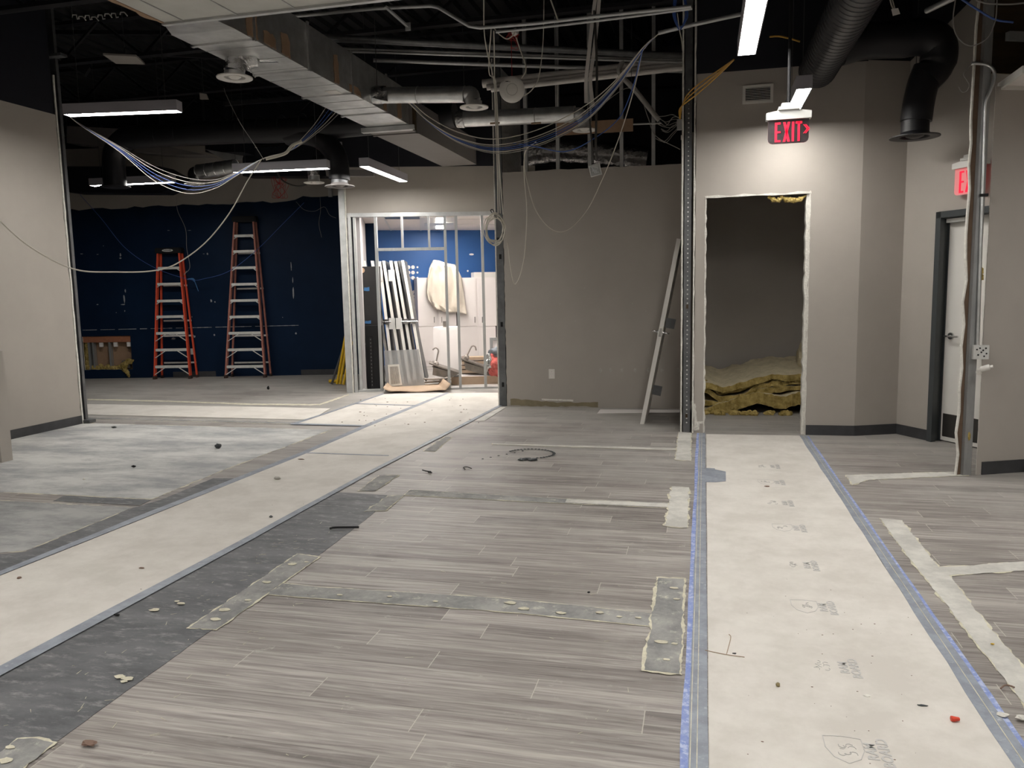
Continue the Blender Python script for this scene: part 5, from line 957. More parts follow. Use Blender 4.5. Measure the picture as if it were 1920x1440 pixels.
ladder('step_ladder', 'tall faded brownish step ladder folded against the navy wall', 420, 502, 714, 441, 475, 406, (439, 468.5, 499.5, 530.5, 561, 591.5, 622, 653, 684.5), 'faded')
yl = thing('folded_trestle', 'yellow folded metal frame leaning by the jamb post in the navy corner', 'frame', P(640, 720, Y=11.4))
for i, (xa, ya, xb, yb) in enumerate(((650, 618, 632, 722), (654, 624, 638, 722), (660, 640, 644, 723), (648, 640, 622, 722))):
    b0 = G(xb, yb); a0 = P(xa, ya, Y=b0.y+.25); bm = B(); beam(bm, b0+UPZ*.015, a0, .03, .03); obj('frame_bar', bm, 'yellow' if i < 3 else 'stud_dark', yl)
bm = B(); b0 = G(628, 718); tube(bm, [b0+Vector((-.1, 0, .03)), b0+Vector((.08, 0, .03))], .03, 12); tag(obj('pipe_offcut', bm, 'yellow', None, True), 'short yellow pipe end on the floor by the folded frame', 'pipe')
bm = B(); s_, z_ = BW.sz(361, 659); fbox(bm, BW, s_-.035, s_+.035, z_-.055, z_+.055, .0, .006); tag(obj('wall_outlet', bm, 'white_metal'), 'white outlet plate low on the navy wall by the red ladder', 'outlet')
bm = B(); fbox(bm, BW, BW.L-.1, BW.L-.03, 3.2, 3.4, 0, .05); tag(obj('wall_box', bm, 'galv_dull'), 'small pale box high in the navy corner by the jamb post', 'electrical box')
# ------------------------------------------------------------------ centre wall things
ot = thing('wall_outlet', 'white duplex outlet low on the centre wall left of the plaster spots', 'outlet', CW.pt(*CW.sz(1034, 701), .0))
s_, z_ = CW.sz(1034.5, 701); bm = B(); fbox(bm, CW, s_-.037, s_+.037, z_-.06, z_+.06, .0005, .006); obj('cover_plate', bm, 'white_metal', ot)
for k in (-1, 1):
    bm = B(); fbox(bm, CW, s_-.017, s_+.017, z_+k*.028-.014, z_+k*.028+.014, .006, .008); f_ = obj('socket', bm, 'pvc', ot)
    bm = B()
    for q_ in (-.006, .006): fbox(bm, CW, s_+q_-.0012, s_+q_+.0012, z_+k*.028-.004, z_+k*.028+.006, .008, .0085)
    obj('socket_slot', bm, 'black', f_)
# leaning door
ld = thing('door_slab', 'pale grey door slab leaning edge-on against the doorway post wall', 'door', G(1203, 795))
b0 = Vector((-.665, 8.57, 0)); t0_ = P(1269, 447, Y=8.57); w_ = .045; up1 = (t0_-b0); up1.y = 0; upn = up1.normalized(); sdn = Vector((upn.z, 0, -upn.x)); Ld = min(up1.length, 2.12)
c = b0+upn*Ld/2+sdn*w_/2+EY*.4; bm = B(); box(bm, c+UPZ*.0, (w_, .8, Ld), (sdn, EY, upn)); dlv = obj('slab', bm, 'white_door', ld)
bm = B(); cz = b0+upn*1.02+sdn*w_/2+EY*.06
for k in (-1, 1): lathe(bm, [(0, .05), (.012, .05), (.012, .012), (.028, .01), (.028, 0)], cz+sdn*k*w_/2, sdn*k, 16); tube(bm, [cz+sdn*k*(w_/2+.04), cz+sdn*k*(w_/2+.06)-EY*.0+upn*.0, cz+sdn*k*(w_/2+.062)+EY*.09], .008, 8)
obj('lever_handle', bm, 'chrome', ld, True)
bm = B(); box(bm, b0+upn*1.02+sdn*w_/2-EY*.002, (.026, .004, .09), (sdn, EY, upn)); obj('latch_plate', bm, 'chrome', ld)
for q_ in (1.12, .36): bm = B(); box(bm, b0+upn*q_+sdn*(w_+.055)+EY*.3, (.1, .004, .11), (sdn, EY, upn)); obj('hinge', bm, 'stud_dark', ld)
# ------------------------------------------------------------------ closet insulation
def batt(label, xs, ys_top, th, y0, y1, seed, tilt=0):
    rnd = random.Random(seed); n_ = 40; dps = 10; bm = B(); top = []; bot = []
    for i in range(n_+1):
        t = i/n_; x = xs[0]+(xs[-1]-xs[0])*t; k = t*(len(ys_top)-1); j = min(int(k), len(ys_top)-2); f_ = k-j; f_ = f_*f_*(3-2*f_); z0_ = ys_top[j]*(1-f_)+ys_top[j+1]*f_
        ra, rb_ = [], []
        for d_ in range(dps+1):
            z = z0_+tilt*d_/dps; y = y0+(y1-y0)*d_/dps; nn = noise.noise(Vector((x*7+seed*3, y*6, seed)))*.022+noise.noise(Vector((x*23, y*17, seed*2)))*.012
            ra.append(bm.verts.new((x+rnd.uniform(-.004, .004), y+(rnd.uniform(-.02, .02) if d_ == 0 else 0), z+nn))); rb_.append(bm.verts.new((x, y+(rnd.uniform(-.02, .02) if d_ == 0 else 0), max(.004, z+nn-th*(1+.3*noise.noise(Vector((x*5, y, seed+4))))))))
        top.append(ra); bot.append(rb_)
    for i in range(n_):
        for d_ in range(dps): bm.faces.new((top[i][d_], top[i+1][d_], top[i+1][d_+1], top[i][d_+1])).material_index = 1; bm.faces.new((bot[i][d_], bot[i][d_+1], bot[i+1][d_+1], bot[i+1][d_]))
        bm.faces.new((top[i][0], bot[i][0], bot[i+1][0], top[i+1][0])); bm.faces.new((top[i][-1], top[i+1][-1], bot[i+1][-1], bot[i][-1]))
    for i in (0, n_):
        for d_ in range(dps): bm.faces.new((top[i][d_], top[i][d_+1], bot[i][d_+1], bot[i][d_]))
    return tag(obj('insulation_batt', bm, ['batt', 'batt_face'], None, True), label, 'insulation')
batt('lowest yellow insulation batt on the closet floor', (.0, 1.28), [.06, .12, .2, .25, .22, .26, .22], .14, 9.42, 10.2, 1)
batt('second yellow batt from the floor, sagging at its left side', (.0, 1.28), [.14, .13, .22, .3, .31, .33, .3], .06, 9.46, 10.2, 2)
batt('middle yellow batt curling up at the left of the closet pile', (.0, 1.28), [.3, .2, .22, .35, .38, .41, .39], .06, 9.46, 10.2, 3)
batt('fourth yellow batt from the floor with dark gaps at its right', (.0, 1.28), [.4, .26, .3, .38, .44, .47, .45], .05, 9.5, 10.2, 4)
batt('topmost broad yellow batt with pale face in the closet', (.0, 1.28), [.36, .32, .37, .44, .47, .47, .44], .07, 9.42, 10.2, 5, .13)
bm = B(); rock(bm, (1.2, 9.9, .62), (.12, .25, .17), 3, 3, .5); tag(obj('insulation_batt', bm, 'batt_face', None, True), 'crumpled insulation piece on the right end of the closet pile', 'insulation')
bm = B(); rnd = random.Random(21)
for k in range(26): rock(bm, (rnd.uniform(.0, .95), 9.35+rnd.uniform(-.05, .08), .02), (rnd.uniform(.02, .06), .03, .03), k, 2, .7)
tag(obj('insulation_crumbs', bm, 'batt', None, True), 'loose yellow insulation crumbs along the foot of the closet pile', 'insulation', kind='stuff')
# ------------------------------------------------------------------ back room contents
KF = lambda x, y, n: KW.hit(x, y, n)
def kbox(bm, x0, y0, x1, y1, n0, n1, mi=0, zb=None):       # box between photo corners on the back room plane
    s0_, z1_ = KW.sz(x0, y0, n1); s1_, z0_ = KW.sz(x1, y1, n1); return fbox(bm, KW, s0_, s1_, max(0, z0_) if zb is None else zb, z1_, n0, n1, mi)
nc = .55
for i, (xa, xb, xm) in enumerate(((781, 857, 819), (857, 932, 895), (932, 1010, 970))):
    t = thing('storage_cabinet', ('tall white cabinet half covered by the drop cloth', 'tall white cabinet right of the drop cloth', 'tall white cabinet at the right end of the cabinet row')[i], 'cabinet', KW.pt(KW.sz(xm, 700, nc)[0], 0, nc/2))
    bm = B(); kbox(bm, xa+.5, 521, xb-.5, 760, .01, nc-.02, zb=0); obj('carcass', bm, 'white', t)
    for xa2, xb2, hx in ((xa, xm, xm-5), (xm, xb, xm+9)):
        for ya, yb in ((521.5, 611), (613, 700)):
            bm = B(); s0_, z1_ = KW.sz(xa2+.8, ya, nc); s1_, z0_ = KW.sz(xb2-.8, yb, nc); fbox(bm, KW, s0_, s1_, max(.1, z0_), z1_, nc-.018, nc); dr = obj('cabinet_door', bm, 'white', t)
            if ya < 600:
                bm = B(); sh_, zh_ = KW.sz(hx, 594, nc); sh2, zh2 = KW.sz(hx, 605, nc); beam(bm, KW.pt(sh_, zh2, nc+.02), KW.pt(sh_, zh_, nc+.02), .012, .012); obj('pull_handle', bm, 'chrome', dr)
bm = B(); kbox(bm, 889, 510.5, 945, 520.5, .15, .5); tag(obj('long_box', bm, 'white_metal'), 'long white box lying on top of the tall cabinets', 'box')
# drop cloth over the cabinet
bm = B(); rows = []
L_ = [(794, 485, 858, 492, -.1), (793, 500, 866, 498, .2), (794, 520, 872, 515, nc+.04), (800, 545, 874, 540, nc+.06), (803, 565, 876, 562, nc+.06), (806, 582, 872, 586, nc+.06)]
nn_ = 26
outl = [((810, 494), (813, 488), (822, 489), (836, 494), (853, 497)), ((804, 507), (812, 500), (828, 502), (843, 500), (857, 504)), ((801, 525), (811, 518), (828, 517), (845, 512), (865, 520)), ((800, 548), (812, 545), (830, 545), (852, 540), (869, 548)), ((803, 562), (814, 566), (830, 575), (852, 574), (874, 580)), ((816, 579), (826, 582), (841, 586), (858, 585), (875, 590))]
for r_, row in enumerate(outl):
    for sub in range(4 if r_ < len(outl)-1 else 1):
        vs_ = []
        for i in range(nn_+1):
            t = i/nn_*(len(row)-1); j = min(int(t), len(row)-2); f_ = t-j
            def at_(rw): return Vector((rw[j][0]*(1-f_)+rw[j+1][0]*f_, rw[j][1]*(1-f_)+rw[j+1][1]*f_))
            p = at_(row); 
            if sub: p = p.lerp(at_(outl[r_+1]), sub/4)
            k = r_+sub/4; n0_ = nc+.05+.03*math.sin(i*.75+k*1.1)+.045*noise.noise(Vector((i*.35, k*.9, 2)))+.02*k; n0_ -= .0
            vs_.append(bm.verts.new(KF(p.x, p.y, n0_ if k > .6 else nc-.1+.15*k)))
        rows.append(vs_)
for a, b in zip(rows, rows[1:]):
    for i in range(nn_): bm.faces.new((a[i], a[i+1], b[i+1], b[i]))
o = tag(obj('drop_cloth', bm, 'cloth', None, True), 'cream drop cloth hanging folded over the tall white cabinet', 'cloth'); sm_ = o.modifiers.new('thickness', 'SOLIDIFY'); sm_.thickness = .012
cb = thing('base_cabinet', 'loose white base cabinet standing before the tall cabinets', 'cabinet', G(838, 716))
bm = B(); a = WF(G(815, 715)[:2], G(862, 714)[:2]); zt_ = a.sz(838, 614)[1]; fbox(bm, a, 0, a.L, 0, zt_, -.5, 0); obj('carcass', bm, 'white', cb); bm = B(); fbox(bm, a, .22*a.L, a.L-.01, .05, zt_-.03, 0, .016); obj('cabinet_door', bm, 'white', cb); bm = B(); fbox(bm, a, a.L*.38, a.L*.5, zt_, zt_+.1, -.2, -.1); obj('faucet_block', bm, 'sink', cb)
# white dots and a petal decal on the blue wall
dt = obj('wall_decal', B(), 'white'); bpy.data.objects.remove(dt)
bm = B()
for ix in range(4):
    for iy in range(3):
        if (ix, iy) == (0, 2): continue
        s_, z_ = KW.sz(757.5+8.4*ix, 501+10*iy); r_ = .038 if ix < 3 else .02; prism(bm, [KW.pt(s_+r_*math.cos(a), z_+r_*math.sin(a), .002) for a in [k*math.pi/8 for k in range(16)]], KW.n*.002, 0, 0)
tag(obj('wall_decal', bm, 'white'), 'grid of small white dot stickers on the bright blue wall', 'decal')
bm = B()
for k, (dx_, dy_, ang) in enumerate(((0, 0, .3), (2, 5, -.2), (3, 10, -.9), (-1, -4, 1.0))):
    s_, z_ = KW.sz(773+dx_, 556+dy_); prism(bm, [KW.pt(s_+.1*math.cos(a)*math.cos(ang)-.03*math.sin(a)*math.sin(ang), z_+.1*math.cos(a)*math.sin(ang)+.03*math.sin(a)*math.cos(ang), .002+.001*k) for a in [i*math.pi/8 for i in range(16)]], KW.n*.002, 0, 0)
tag(obj('wall_decal', bm, 'white'), 'small white petal shaped decal beside the cabinets on the blue wall', 'decal')
bm = B()
for px, py, w_, h in ((884, 477, .05, .02), (877, 508, .02, .02)):
    s_, z_ = KW.sz(px, py); prism(bm, [KW.pt(s_+w_*math.cos(a), z_+h*math.sin(a), .002) for a in [i*math.pi/5 for i in range(10)]], KW.n*.002, 0, 0)
tag(obj('wall_scar', bm, 'white'), 'small white chips on the blue wall above the cabinets', 'chip')
# leaning doors (edges toward the viewer)
DF = WF(FWf.pt(0, 0, -1.0)[:2], FWf.pt(3, 0, -1.0)[:2])
def lean(label, xt, yt, xb, yb, hw=True, hinge=None, n=0, m='white_door', grp='white doors leaning in the back room', dep=.8):
    st, zt_ = DF.sz(xt, yt, n); sb2, zb_ = DF.sz(xb, yb, n); sb2 += (sb2-st)*(zb_)/(zt_-zb_) if zb_ > 0 else 0; zb_ = .01; t = thing('leaning_door', label, 'door', DF.pt(sb2, 0, n), grp); w_ = .045
    bm = B(); c_ = [(sb2, zb_), (sb2+w_, zb_), (st+w_, zt_), (st, zt_)]; prism(bm, [DF.pt(s, z, n) for s, z in c_], -DF.n*.04, 0, 0); ed = obj('door_edge', bm, m, t)
    bm = B(); prism(bm, [DF.pt(s, z, n-.04) for s, z in c_], -DF.n*dep, 0, 0); obj('shaded_door_face', bm, 'frame_grey', t)  # slab faces coloured dark for the shade between the doors
    def on(z): f_ = (z-zb_)/(zt_-zb_); return sb2+(st-sb2)*f_
    if hw: z = 1.0; bm = B(); s = on(z); fbox(bm, DF, s-.02, s+w_+.02, z-.03, z+.05, n-.01, n+.02); tube(bm, [DF.pt(s-.05, z+.01, n+.02), DF.pt(s+w_+.05, z+.01, n+.02)], .012, 8); obj('lever_handle', bm, 'chrome', t)
    if hinge:
        for z in hinge: s = on(z); bm = B(); fbox(bm, DF, s-.05, s+.05, z-.09, z+.09, n+.003, n+.008); obj('hinge', bm, 'silver', t)
lean('leftmost white door edge visible right of the charcoal panel', 709, 490, 728, 657, True, (1.75,), 0)
lean('second white door edge from the charcoal panel', 716.5, 489, 743, 657, False, (.98,), 0)
lean('third white door edge from the charcoal panel', 730, 489, 756, 657, False, (1.75, .98), .02)
lean('fourth white door edge from the charcoal panel', 739, 490, 767, 655, True, None, 0)
lean('fifth white door edge, nearest the dot stickers', 752, 488, 781, 655, True, None, .04)
lean('green-grey door edge squeezed between two white ones', 746, 489, 789, 690, False, None, -.05, 'stud_dark')
for k, (xa, xb) in enumerate(((667, 679), (680, 692), (695, 706))): lean(('leftmost', 'middle', 'rightmost')[k]+' of three white door tops poking above the charcoal panel', xa, 489, xb, 560, False, None, -.25, dep=.12)
# charcoal panels
NF = WF(FWf.pt(0, 0, -.45)[:2], FWf.pt(3, 0, -.45)[:2])
cp_ = thing('charcoal_board', 'tall charcoal panel with two blue tape marks and a tan disc', 'panel', NF.pt(.5, 0))
sA, zA = NF.sz(672, 500); sB, _ = NF.sz(712, 500); s2A, _ = NF.sz(679, 722); s2B, _ = NF.sz(718, 722)
bm = B(); prism(bm, [NF.pt(s2A, .01), NF.pt(s2B, .01), NF.pt(sB, zA), NF.pt(sA, zA)], -NF.n*.1, 0, 0); obj('panel_body', bm, 'dark_panel', cp_)
for px, py, w_, h in ((687.5, 542, .04, .028), (690, 604, .045, .022)):
    s, z = NF.sz(px, py); bm = B(); prism(bm, [NF.pt(a, b, .002) for a, b in rag([(s-w_, z-h), (s+w_, z-h), (s+w_, z+h), (s-w_, z+h)], .03, .006)], NF.n*.002, 0, 0); obj('tape_mark', bm, 'bluetape', cp_)
s, z = NF.sz(679, 507); bm = B(); lathe(bm, [(0, .003), (.04, .003), (.04, 0)], NF.pt(s, z, .001), NF.n, 20); obj('tan_disc', bm, 'tan', cp_)
cq = thing('charcoal_cabinet', 'low black cabinet with slotted rail in front of the charcoal panel', 'cabinet', NF.pt(.6, 0, .15))
sA, zA = NF.sz(684, 611, .15); sB, _ = NF.sz(716, 611, .15); bm = B(); fbox(bm, NF, sA, sB, .01, zA, .02, .15); obj('cabinet_body', bm, 'black', cq)
sC, zC = NF.sz(692, 632, .16); bm = B(); fbox(bm, NF, sC, sC+.04, .02, zC, .15, .165); rl = obj('slotted_rail', bm, 'slot', cq)
for k in range(14): bm = B(); fbox(bm, NF, sC+.014, sC+.026, .06+k*zC/15, .06+k*zC/15+.02, .165, .166); obj('rail_slot', bm, 'stud_dark', rl)
bm = B(); s, z = NF.sz(676, 726, .3); s1_, _ = NF.sz(684, 726, .3); box(bm, NF.pt((s+s1_)/2, .03, .2), (.07, .3, .02), (NF.u, NF.n, UPZ)); tag(obj('metal_offcut', bm, 'white_metal'), 'short white metal offcut at the foot of the charcoal panel', 'offcut')
# translucent sheet and floor grille
HF = WF(FWf.pt(0, 0, -.35)[:2], FWf.pt(3, 0, -.35)[:2])
pp = [HF.sz(x, y) for x, y in ((724, 726), (797, 722), (785, 655), (720, 658))]
bm = B(); prism(bm, [HF.pt(s, max(.01, z), .0) for s, z in pp], -HF.n*.012, 0, 0); tag(obj('plastic_sheet', bm, 'translucent'), 'grey translucent plastic sheet leaning against the white door edges', 'sheet')
gg = thing('return_grille', 'white return air grille leaning on the translucent sheet', 'vent', HF.pt(*HF.sz(740, 725), .03))
pp = [HF.sz(x, y, .03) for x, y in ((730, 725), (754, 722), (748, 683), (727, 684))]; pin = [HF.sz(x, y, .03) for x, y in ((733, 721), (750.5, 719), (746, 687), (730.5, 687.5))]
bm = B()
for i in range(4): j = (i+1) % 4; prism(bm, [HF.pt(*pp[i], .03), HF.pt(*pp[j], .03), HF.pt(*pin[j], .03), HF.pt(*pin[i], .03)], -HF.n*.015, 0, 0)
obj('grille_frame', bm, 'white_metal', gg)
bm = B(); prism(bm, [HF.pt(*p_, .02) for p_ in pin], -HF.n*.003, 0, 0); obj('dark_backing', bm, 'dust_pipe', gg)
for k in range(9):
    f_ = (k+.5)/9; a_ = Vector(pin[0]).lerp(Vector(pin[1]), f_); b_ = Vector(pin[3]).lerp(Vector(pin[2]), f_); obj('louvre_blade', beam(B(), HF.pt(a_.x, a_.y, .026), HF.pt(b_.x, b_.y, .026), .008, .006), 'white_metal', gg)
# cardboard, pipes, sinks
bm = B(); nx, ny = 24, 6; g_ = []
for i in range(nx+1):
    t = i/nx; row = []
    for j in range(ny+1):
        f_ = j/ny; a_ = G(718+t*128, 739-t*3-1.2*math.sin(t*3)); b_ = G(730+t*100, 724-t*1); p = a_.lerp(b_, f_); p.z = .02+.07*max(0, (.1-t)/.1)**1.2+.1*max(0, (t-.93)/.07)+.012*math.sin(t*9)*(1-f_); row.append(bm.verts.new(p))
    g_.append(row)
for i in range(nx):
    for j in range(ny): bm.faces.new((g_[i][j], g_[i+1][j], g_[i+1][j+1], g_[i][j+1]))
o = tag(obj('cardboard_sheet', bm, 'card', None, True), 'curled cardboard sheet on the floor under the stud frame', 'cardboard'); sm_ = o.modifiers.new('thickness', 'SOLIDIFY'); sm_.thickness = .008
GF = WF(FWf.pt(0, 0, -.6)[:2], FWf.pt(3, 0, -.6)[:2])
bx = thing('cardboard_box', 'long low cardboard box lying at the right of the stud frame', 'box', GF.pt(2, 0))
sA, zA = GF.sz(846, 707); bm = B(); fbox(bm, GF, sA, 3.0, .0, zA, -.35, 0); obj('box_body', bm, 'card', bx); bm = B(); fbox(bm, GF, sA+.02, 2.98, zA, zA+.004, -.34, -.01); obj('box_top', bm, 'white', bx)
bm = B(); tube(bm, [GF.pt(*GF.sz(x, y, .1), .1) for x, y in ((741, 722), (775, 719), (806, 716), (838, 714))], .018, 10); tube(bm, [GF.pt(*GF.sz(x, y, .15), .15) for x, y in ((770, 718), (785, 710), (805, 711), (845, 709))], .016, 10)
for px, py in ((741, 722), (772, 717), (782, 716), (830, 713), (840, 712)): rock(bm, GF.pt(*GF.sz(px, py, .12), .12), (.05, .05, .05), px, 2, .3)
tag(obj('pipe_assembly', bm, 'dust_pipe', None, True), 'dusty pipe assembly with couplings lying on the cardboard sheet', 'pipe')
def sink(label, rim, dn, fa, n):
    t = thing('steel_sink', label, 'sink', GF.pt(*GF.sz(*rim[0], n), n)); a_, b_ = (GF.sz(*rim[0], n), GF.sz(*rim[1], n)); c_, d_ = (GF.sz(*dn[1], n), GF.sz(*dn[0], n))
    bm = B(); prism(bm, [GF.pt(*q_, n) for q_ in (a_, b_, c_, d_)], -GF.n*.3, 0, 0); obj('basin', bm, 'sink', t)
    bm = B(); prism(bm, [GF.pt(a_[0]-.06, a_[1]+.05, n+.03), GF.pt(b_[0]+.02, b_[1]-.01, n+.03), GF.pt(b_[0]+.02, b_[1]+.015, n+.03), GF.pt(a_[0]-.06, a_[1]+.07, n+.03)], -GF.n*.4, 0, 0); obj('rim', bm, 'sink', t)
    bm = B(); tube(bm, [GF.pt(*GF.sz(x, y, n-.1), n-.1) for x, y in fa], .012, 10); rock(bm, GF.pt(*GF.sz(*fa[0], n-.1), n-.1), (.05, .05, .06), 5, 2, .4); tube(bm, [GF.pt(*GF.sz(fa[0][0]-6, fa[0][1]+4, n-.1), n-.1), GF.pt(*GF.sz(fa[0][0]+5, fa[0][1]-2, n-.1), n-.1)], .014, 8); obj('faucet', bm, 'dust_pipe', t, True)
sink('tilted steel sink with gooseneck tap lying nearest the cardboard sheet', ((812, 688), (860, 701)), ((811, 703), (842, 710)), ((817, 684), (820, 668), (822, 657), (817, 652), (811, 656)), .1)
sink('tilted steel sink with gooseneck tap beside the red insulation', ((870, 679), (921, 694)), ((873, 693), (918, 706)), ((874, 672), (879, 660), (885, 649), (891, 650), (893, 657)), -.1)
bm = B(); rock(bm, GF.pt(*GF.sz(928, 688, -.05), -.05), (.14, .12, .2), 8, 4, .35); tag(obj('insulation_bag', bm, 'pink', None, True), 'lump of pinkish red insulation at the right of the back room opening', 'insulation')
bm = B(); rock(bm, GF.pt(*GF.sz(917, 682, -.02), -.02), (.07, .07, .13), 9, 4, .5); tag(obj('crumpled_foil', bm, 'foil', None, True), 'crumpled silvery wrapping left of the red insulation', 'wrapping')
bm = B(); rock(bm, GF.pt(*GF.sz(930, 662, -.1), -.1), (.12, .1, .09), 11, 4, .5); tag(obj('rag', bm, 'grey_cloth', None, True), 'grey rag lying on top of the red insulation', 'rag')
pf = thing('picture_frame', 'white framed board leaning behind the red insulation', 'frame', GF.pt(*GF.sz(930, 670, -.5), -.5))
sA, zA = GF.sz(918, 633, -.4); sB, zB = GF.sz(960, 690, -.4); bm = B(); fbox(bm, GF, sA, sB, zB, zA, -.43, -.4); obj('board', bm, 'white', pf)
bm = B(); fbox(bm, GF, sA, sA+.05, zB, zA, -.4, -.385); fbox(bm, GF, sA+.05, sB, zA-.05, zA, -.4, -.385); obj('frame_border', bm, 'stud', pf)
pt_ = thing('wood_pallet', 'pile of tan wooden slats behind the sinks in the back room', 'wood slats', GF.pt(*GF.sz(888, 700, -.6), -.6))
for k in range(5): sA, zA = GF.sz(866, 670+8*k, -.6); sB, _ = GF.sz(909, 670+8*k, -.6); obj('wood_slat', fbox(B(), GF, sA, sB, zA-.05, zA, -.8, -.6), 'card', pt_)
# ------------------------------------------------------------------ floor litter
def lit(name, label, px, py, s, m, cat='debris', seed=0, sub=2, amp=.5, z=None):
    g = G(px, py); bm = B(); rock(bm, Vector((g.x, g.y, PZ+s[2]*.8 if z is None else z)), s, seed, sub, amp); return tag(obj(name, bm, m, None, False), label, cat)
wn = thing('wire_nut', 'red plastic wire nut on the doorway runway near its right edge', 'wire nut', G(1791, 1356))
c = G(1791, 1356)+Vector((0, 0, PZ+.009)); bm = B(); lathe(bm, [(.0, -.014), (.0085, -.014), (.009, -.008), (.006, .012), (.003, .014), (0, .014)], c, (1, .15, 0), 10); obj('nut_body', bm, 'red_cap', wn, True)
bm = B(); box(bm, c-EX*.008, (.008, .024, .007)); obj('nut_wing', bm, 'red_cap', wn)
LIT = [('stone_chip', 'tan stone chip on the doorway runway', 1459, 1289, (.008, .012, .006), 'stone'), ('metal_bit', 'dark metal sliver on the doorway runway near the red wire nut', 1730, 1327, (.016, .005, .003), 'frame_grey'), ('metal_bit', 'dark screw sized bit beside the runway crack lines', 1377, 1229, (.008, .004, .003), 'frame_grey'), ('paper_scrap', 'white paper scrap on the doorway runway', 1625, 1308, (.014, .008, .002), 'gyp'), ('metal_bit', 'small dark oval bit at the far part of the doorway runway', 1438, 914, (.02, .014, .004), 'brown_chip'), ('wood_chip', 'brown curled chip at the bottom left on the planks', 168, 1399, (.028, .016, .006), 'brown_chip'), ('rubble_bit', 'dark rubble clump on the bare concrete', 409, 841, (.035, .025, .025), 'frame_grey'), ('metal_bit', 'black cylinder bit on the bare concrete', 251, 877, (.022, .009, .009), 'black'), ('rubble_bit', 'small grey crumb pile on the long runway', 520, 900, (.03, .02, .012), 'plaster'), ('wood_chip', 'thin brown splinter on the long runway', 565, 863, (.03, .006, .004), 'brown_chip'), ('rubble_bit', 'tiny dark crumb near the middle of the long runway', 508, 972, (.012, .01, .008), 'frame_grey'), ('wood_chip', 'dark splinter on the long runway toward the lower left', 266, 1068, (.018, .008, .004), 'brown_chip'), ('rubble_bit', 'tiny dark crumb on the lower left end of the long runway', 36, 1087, (.01, .01, .006), 'brown_chip'), ('rubble_bit', 'pale crumb on the bare concrete', 158, 901, (.012, .01, .008), 'gyp'), ('metal_bit', 'dark bit on the scraped dark floor strip', 219, 1157, (.016, .006, .005), 'black'), ('rubble_bit', 'dark crumb on the planks before the navy wall', 503, 731, (.02, .02, .03), 'black'), ('rubble_bit', 'cream plaster crumb on planks at the lower right', 1880, 1346, (.02, .012, .006), 'gyp'), ('rubble_bit', 'cream plaster crumb at the right edge of the picture', 1916, 1352, (.02, .014, .008), 'gyp'), ('rubble_bit', 'dark speck on the planks near the filler cross', 1104, 1114, (.008, .005, .004), 'black'), ('rubble_bit', 'dark crumbs on the bare concrete near the left wall end', 214, 803, (.03, .018, .01), 'frame_grey'), ('paper_scrap', 'yellow scrap on the pale filler at the lower right', 1861, 1211, (.007, .005, .003), 'yellow')]
for i, (n_, lb, px, py, s, m_) in enumerate(LIT): lit(n_, lb, px, py, s, m_, seed=i)
bm = B(); rock(bm, SR.pt(.4, .12, .12), (.06, .05, .07), 4, 3, .9); tag(obj('crumpled_paper', bm, 'gyp'), 'crumpled white paper at the far right beside the baseboard', 'paper')
for lb, pts, r, m_, nm, ct in (('black zip tie left of its neighbour on the planks', ((792, 884), (800, 886), (808, 887), (803, 888), (810, 889)), .005, 'black', 'zip_tie', 'zip tie'), ('black looped zip tie under the chain mark', ((884, 881), (876, 878), (869, 879), (872, 882)), .004, 'black', 'zip_tie', 'zip tie'), ('thin dark rod on the edge of the scraped floor', ((619, 995), (630, 993), (673, 992.5)), .007, 'black', 'metal_rod', 'rod'), ('bent thin pale wire on the left of the doorway runway', ((1322, 1223), (1345, 1228), (1360, 1231), (1396, 1236)), .0015, 'card', 'wire_piece', 'wire'), ('upright looking thin pale wire joining the bent one', ((1367, 1193), (1370, 1200), (1362, 1231)), .0015, 'card', 'wire_piece', 'wire'), ('dark crack like twig on the pale filler at the lower right', ((1876, 1296), (1884, 1290), (1894, 1291), (1902, 1294)), .003, 'brown_chip', 'twig', 'twig')):
    bm = B(); tube(bm, [G(x, y)+UPZ*(PZ+r+.001) for x, y in pts], r, 6); tag(obj(nm, bm, m_), lb, ct)
for i, (xa, ya, s_) in enumerate(((808, 887, .014), (885, 881, .014))): pass
bm = B()
for k in range(30):
    a = -2.6+k*.155; x, y = 1000+44*math.cos(a)-5, 852-8.5*math.sin(a)*-1
    if k < 26: rock(bm, G(x, y)+UPZ*.009, (.016, .012, .005), k, 1, .3)
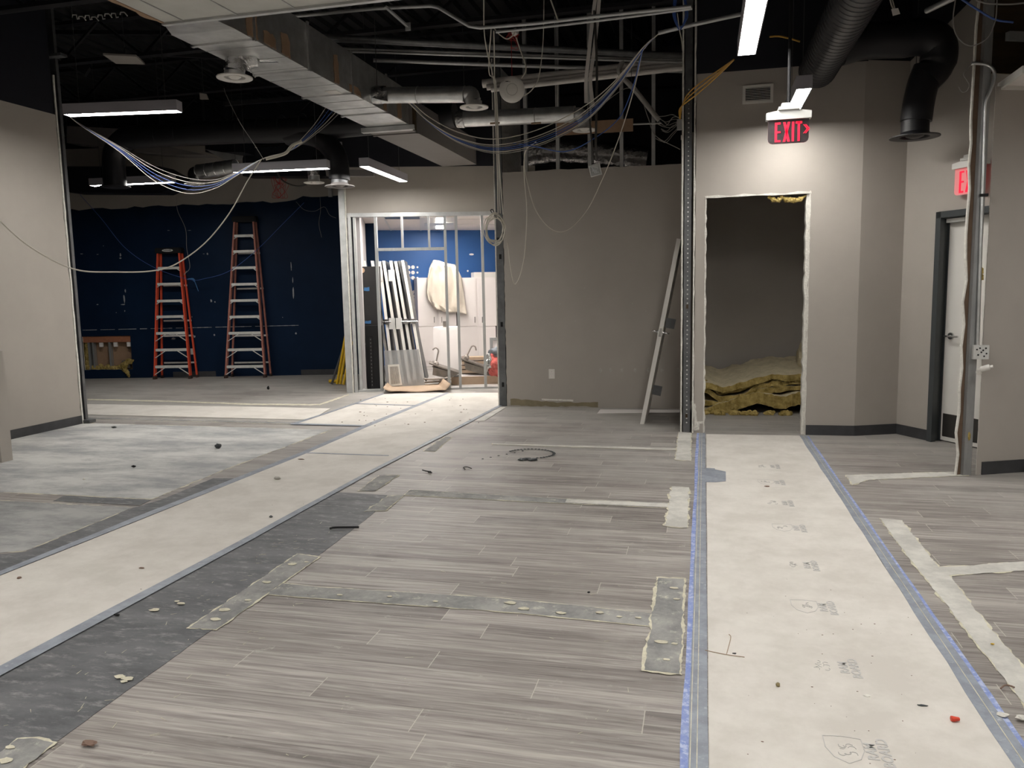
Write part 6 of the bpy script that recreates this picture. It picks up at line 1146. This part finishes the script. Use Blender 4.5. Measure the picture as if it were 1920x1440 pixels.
for k in range(6): rock(bm, G(905+15*k, 862-3*k)+UPZ*.008, (.012, .009, .004), k+50, 1, .3)
for k in range(5): rock(bm, G(978+6*k, 863+random.uniform(-1, 1))+UPZ*.01, (.03, .03, .01), k+60, 2, .5)
tube(bm, [G(1000+44*math.cos(-2.6+k*.31)-5, 852+8.5*math.sin(-2.6+k*.31))+UPZ*.008 for k in range(13)], .0012, 4)
tag(obj('bead_chain', bm, 'frame_grey'), 'dark beaded chain curved in an arc on the planks with a dark smear', 'chain')
bm = B(); rnd = random.Random(33)
for k in range(110):
    r_ = rnd.random()
    if r_ < .45: px, py = rnd.uniform(640, 900), rnd.uniform(745, 800)
    elif r_ < .8: px, py = rnd.uniform(1400, 1720), rnd.uniform(1080, 1440)
    else: px, py = rnd.uniform(60, 620), rnd.uniform(900, 1150)
    sz_ = rnd.uniform(.0025, .007)*(1.5 if r_ < .45 else .38); rock(bm, G(px, py)+UPZ*(PZ+.001), (sz_*rnd.uniform(.8, 2), sz_, sz_*.5), k, 1, .3)
tag(obj('floor_crumbs', bm, 'brown_chip'), 'scattered tiny dark crumbs on the beige floor runways', 'crumbs', kind='stuff')

def hang(o, pts):
    for p in pts: p = Vector(p); obj('hanger_wire', beam(B(), p, Vector((p.x, p.y, 4.88)), .005, .005, (0, 1, 0)), 'wire', o)
for o in list(bpy.data.objects):
    if o.parent is None and o.get('category') in ('duct box', 'flange', 'air diffuser', 'clip', 'panel') and o.name.split('.')[0] != 'wall_decal' or (o.parent is None and o.name.startswith(('round_duct', 'plastic_pipe', 'wood_strip'))):
        vs_ = [ (c.matrix_parent_inverse and v.co.copy()) for c in ([o] if o.type == 'MESH' else [k for k in o.children if k.type == 'MESH']) for v in c.data.vertices]
        if not vs_ or max(v.z for v in vs_) < 2.4: continue
        cx_ = sum((v for v in vs_), Vector())/len(vs_); top = max(vs_, key=lambda v: v.z); hang(o, [(cx_.x, cx_.y, cx_.z)] if (Vector((top.x, top.y))-Vector((cx_.x, cx_.y))).length < .3 else [top])
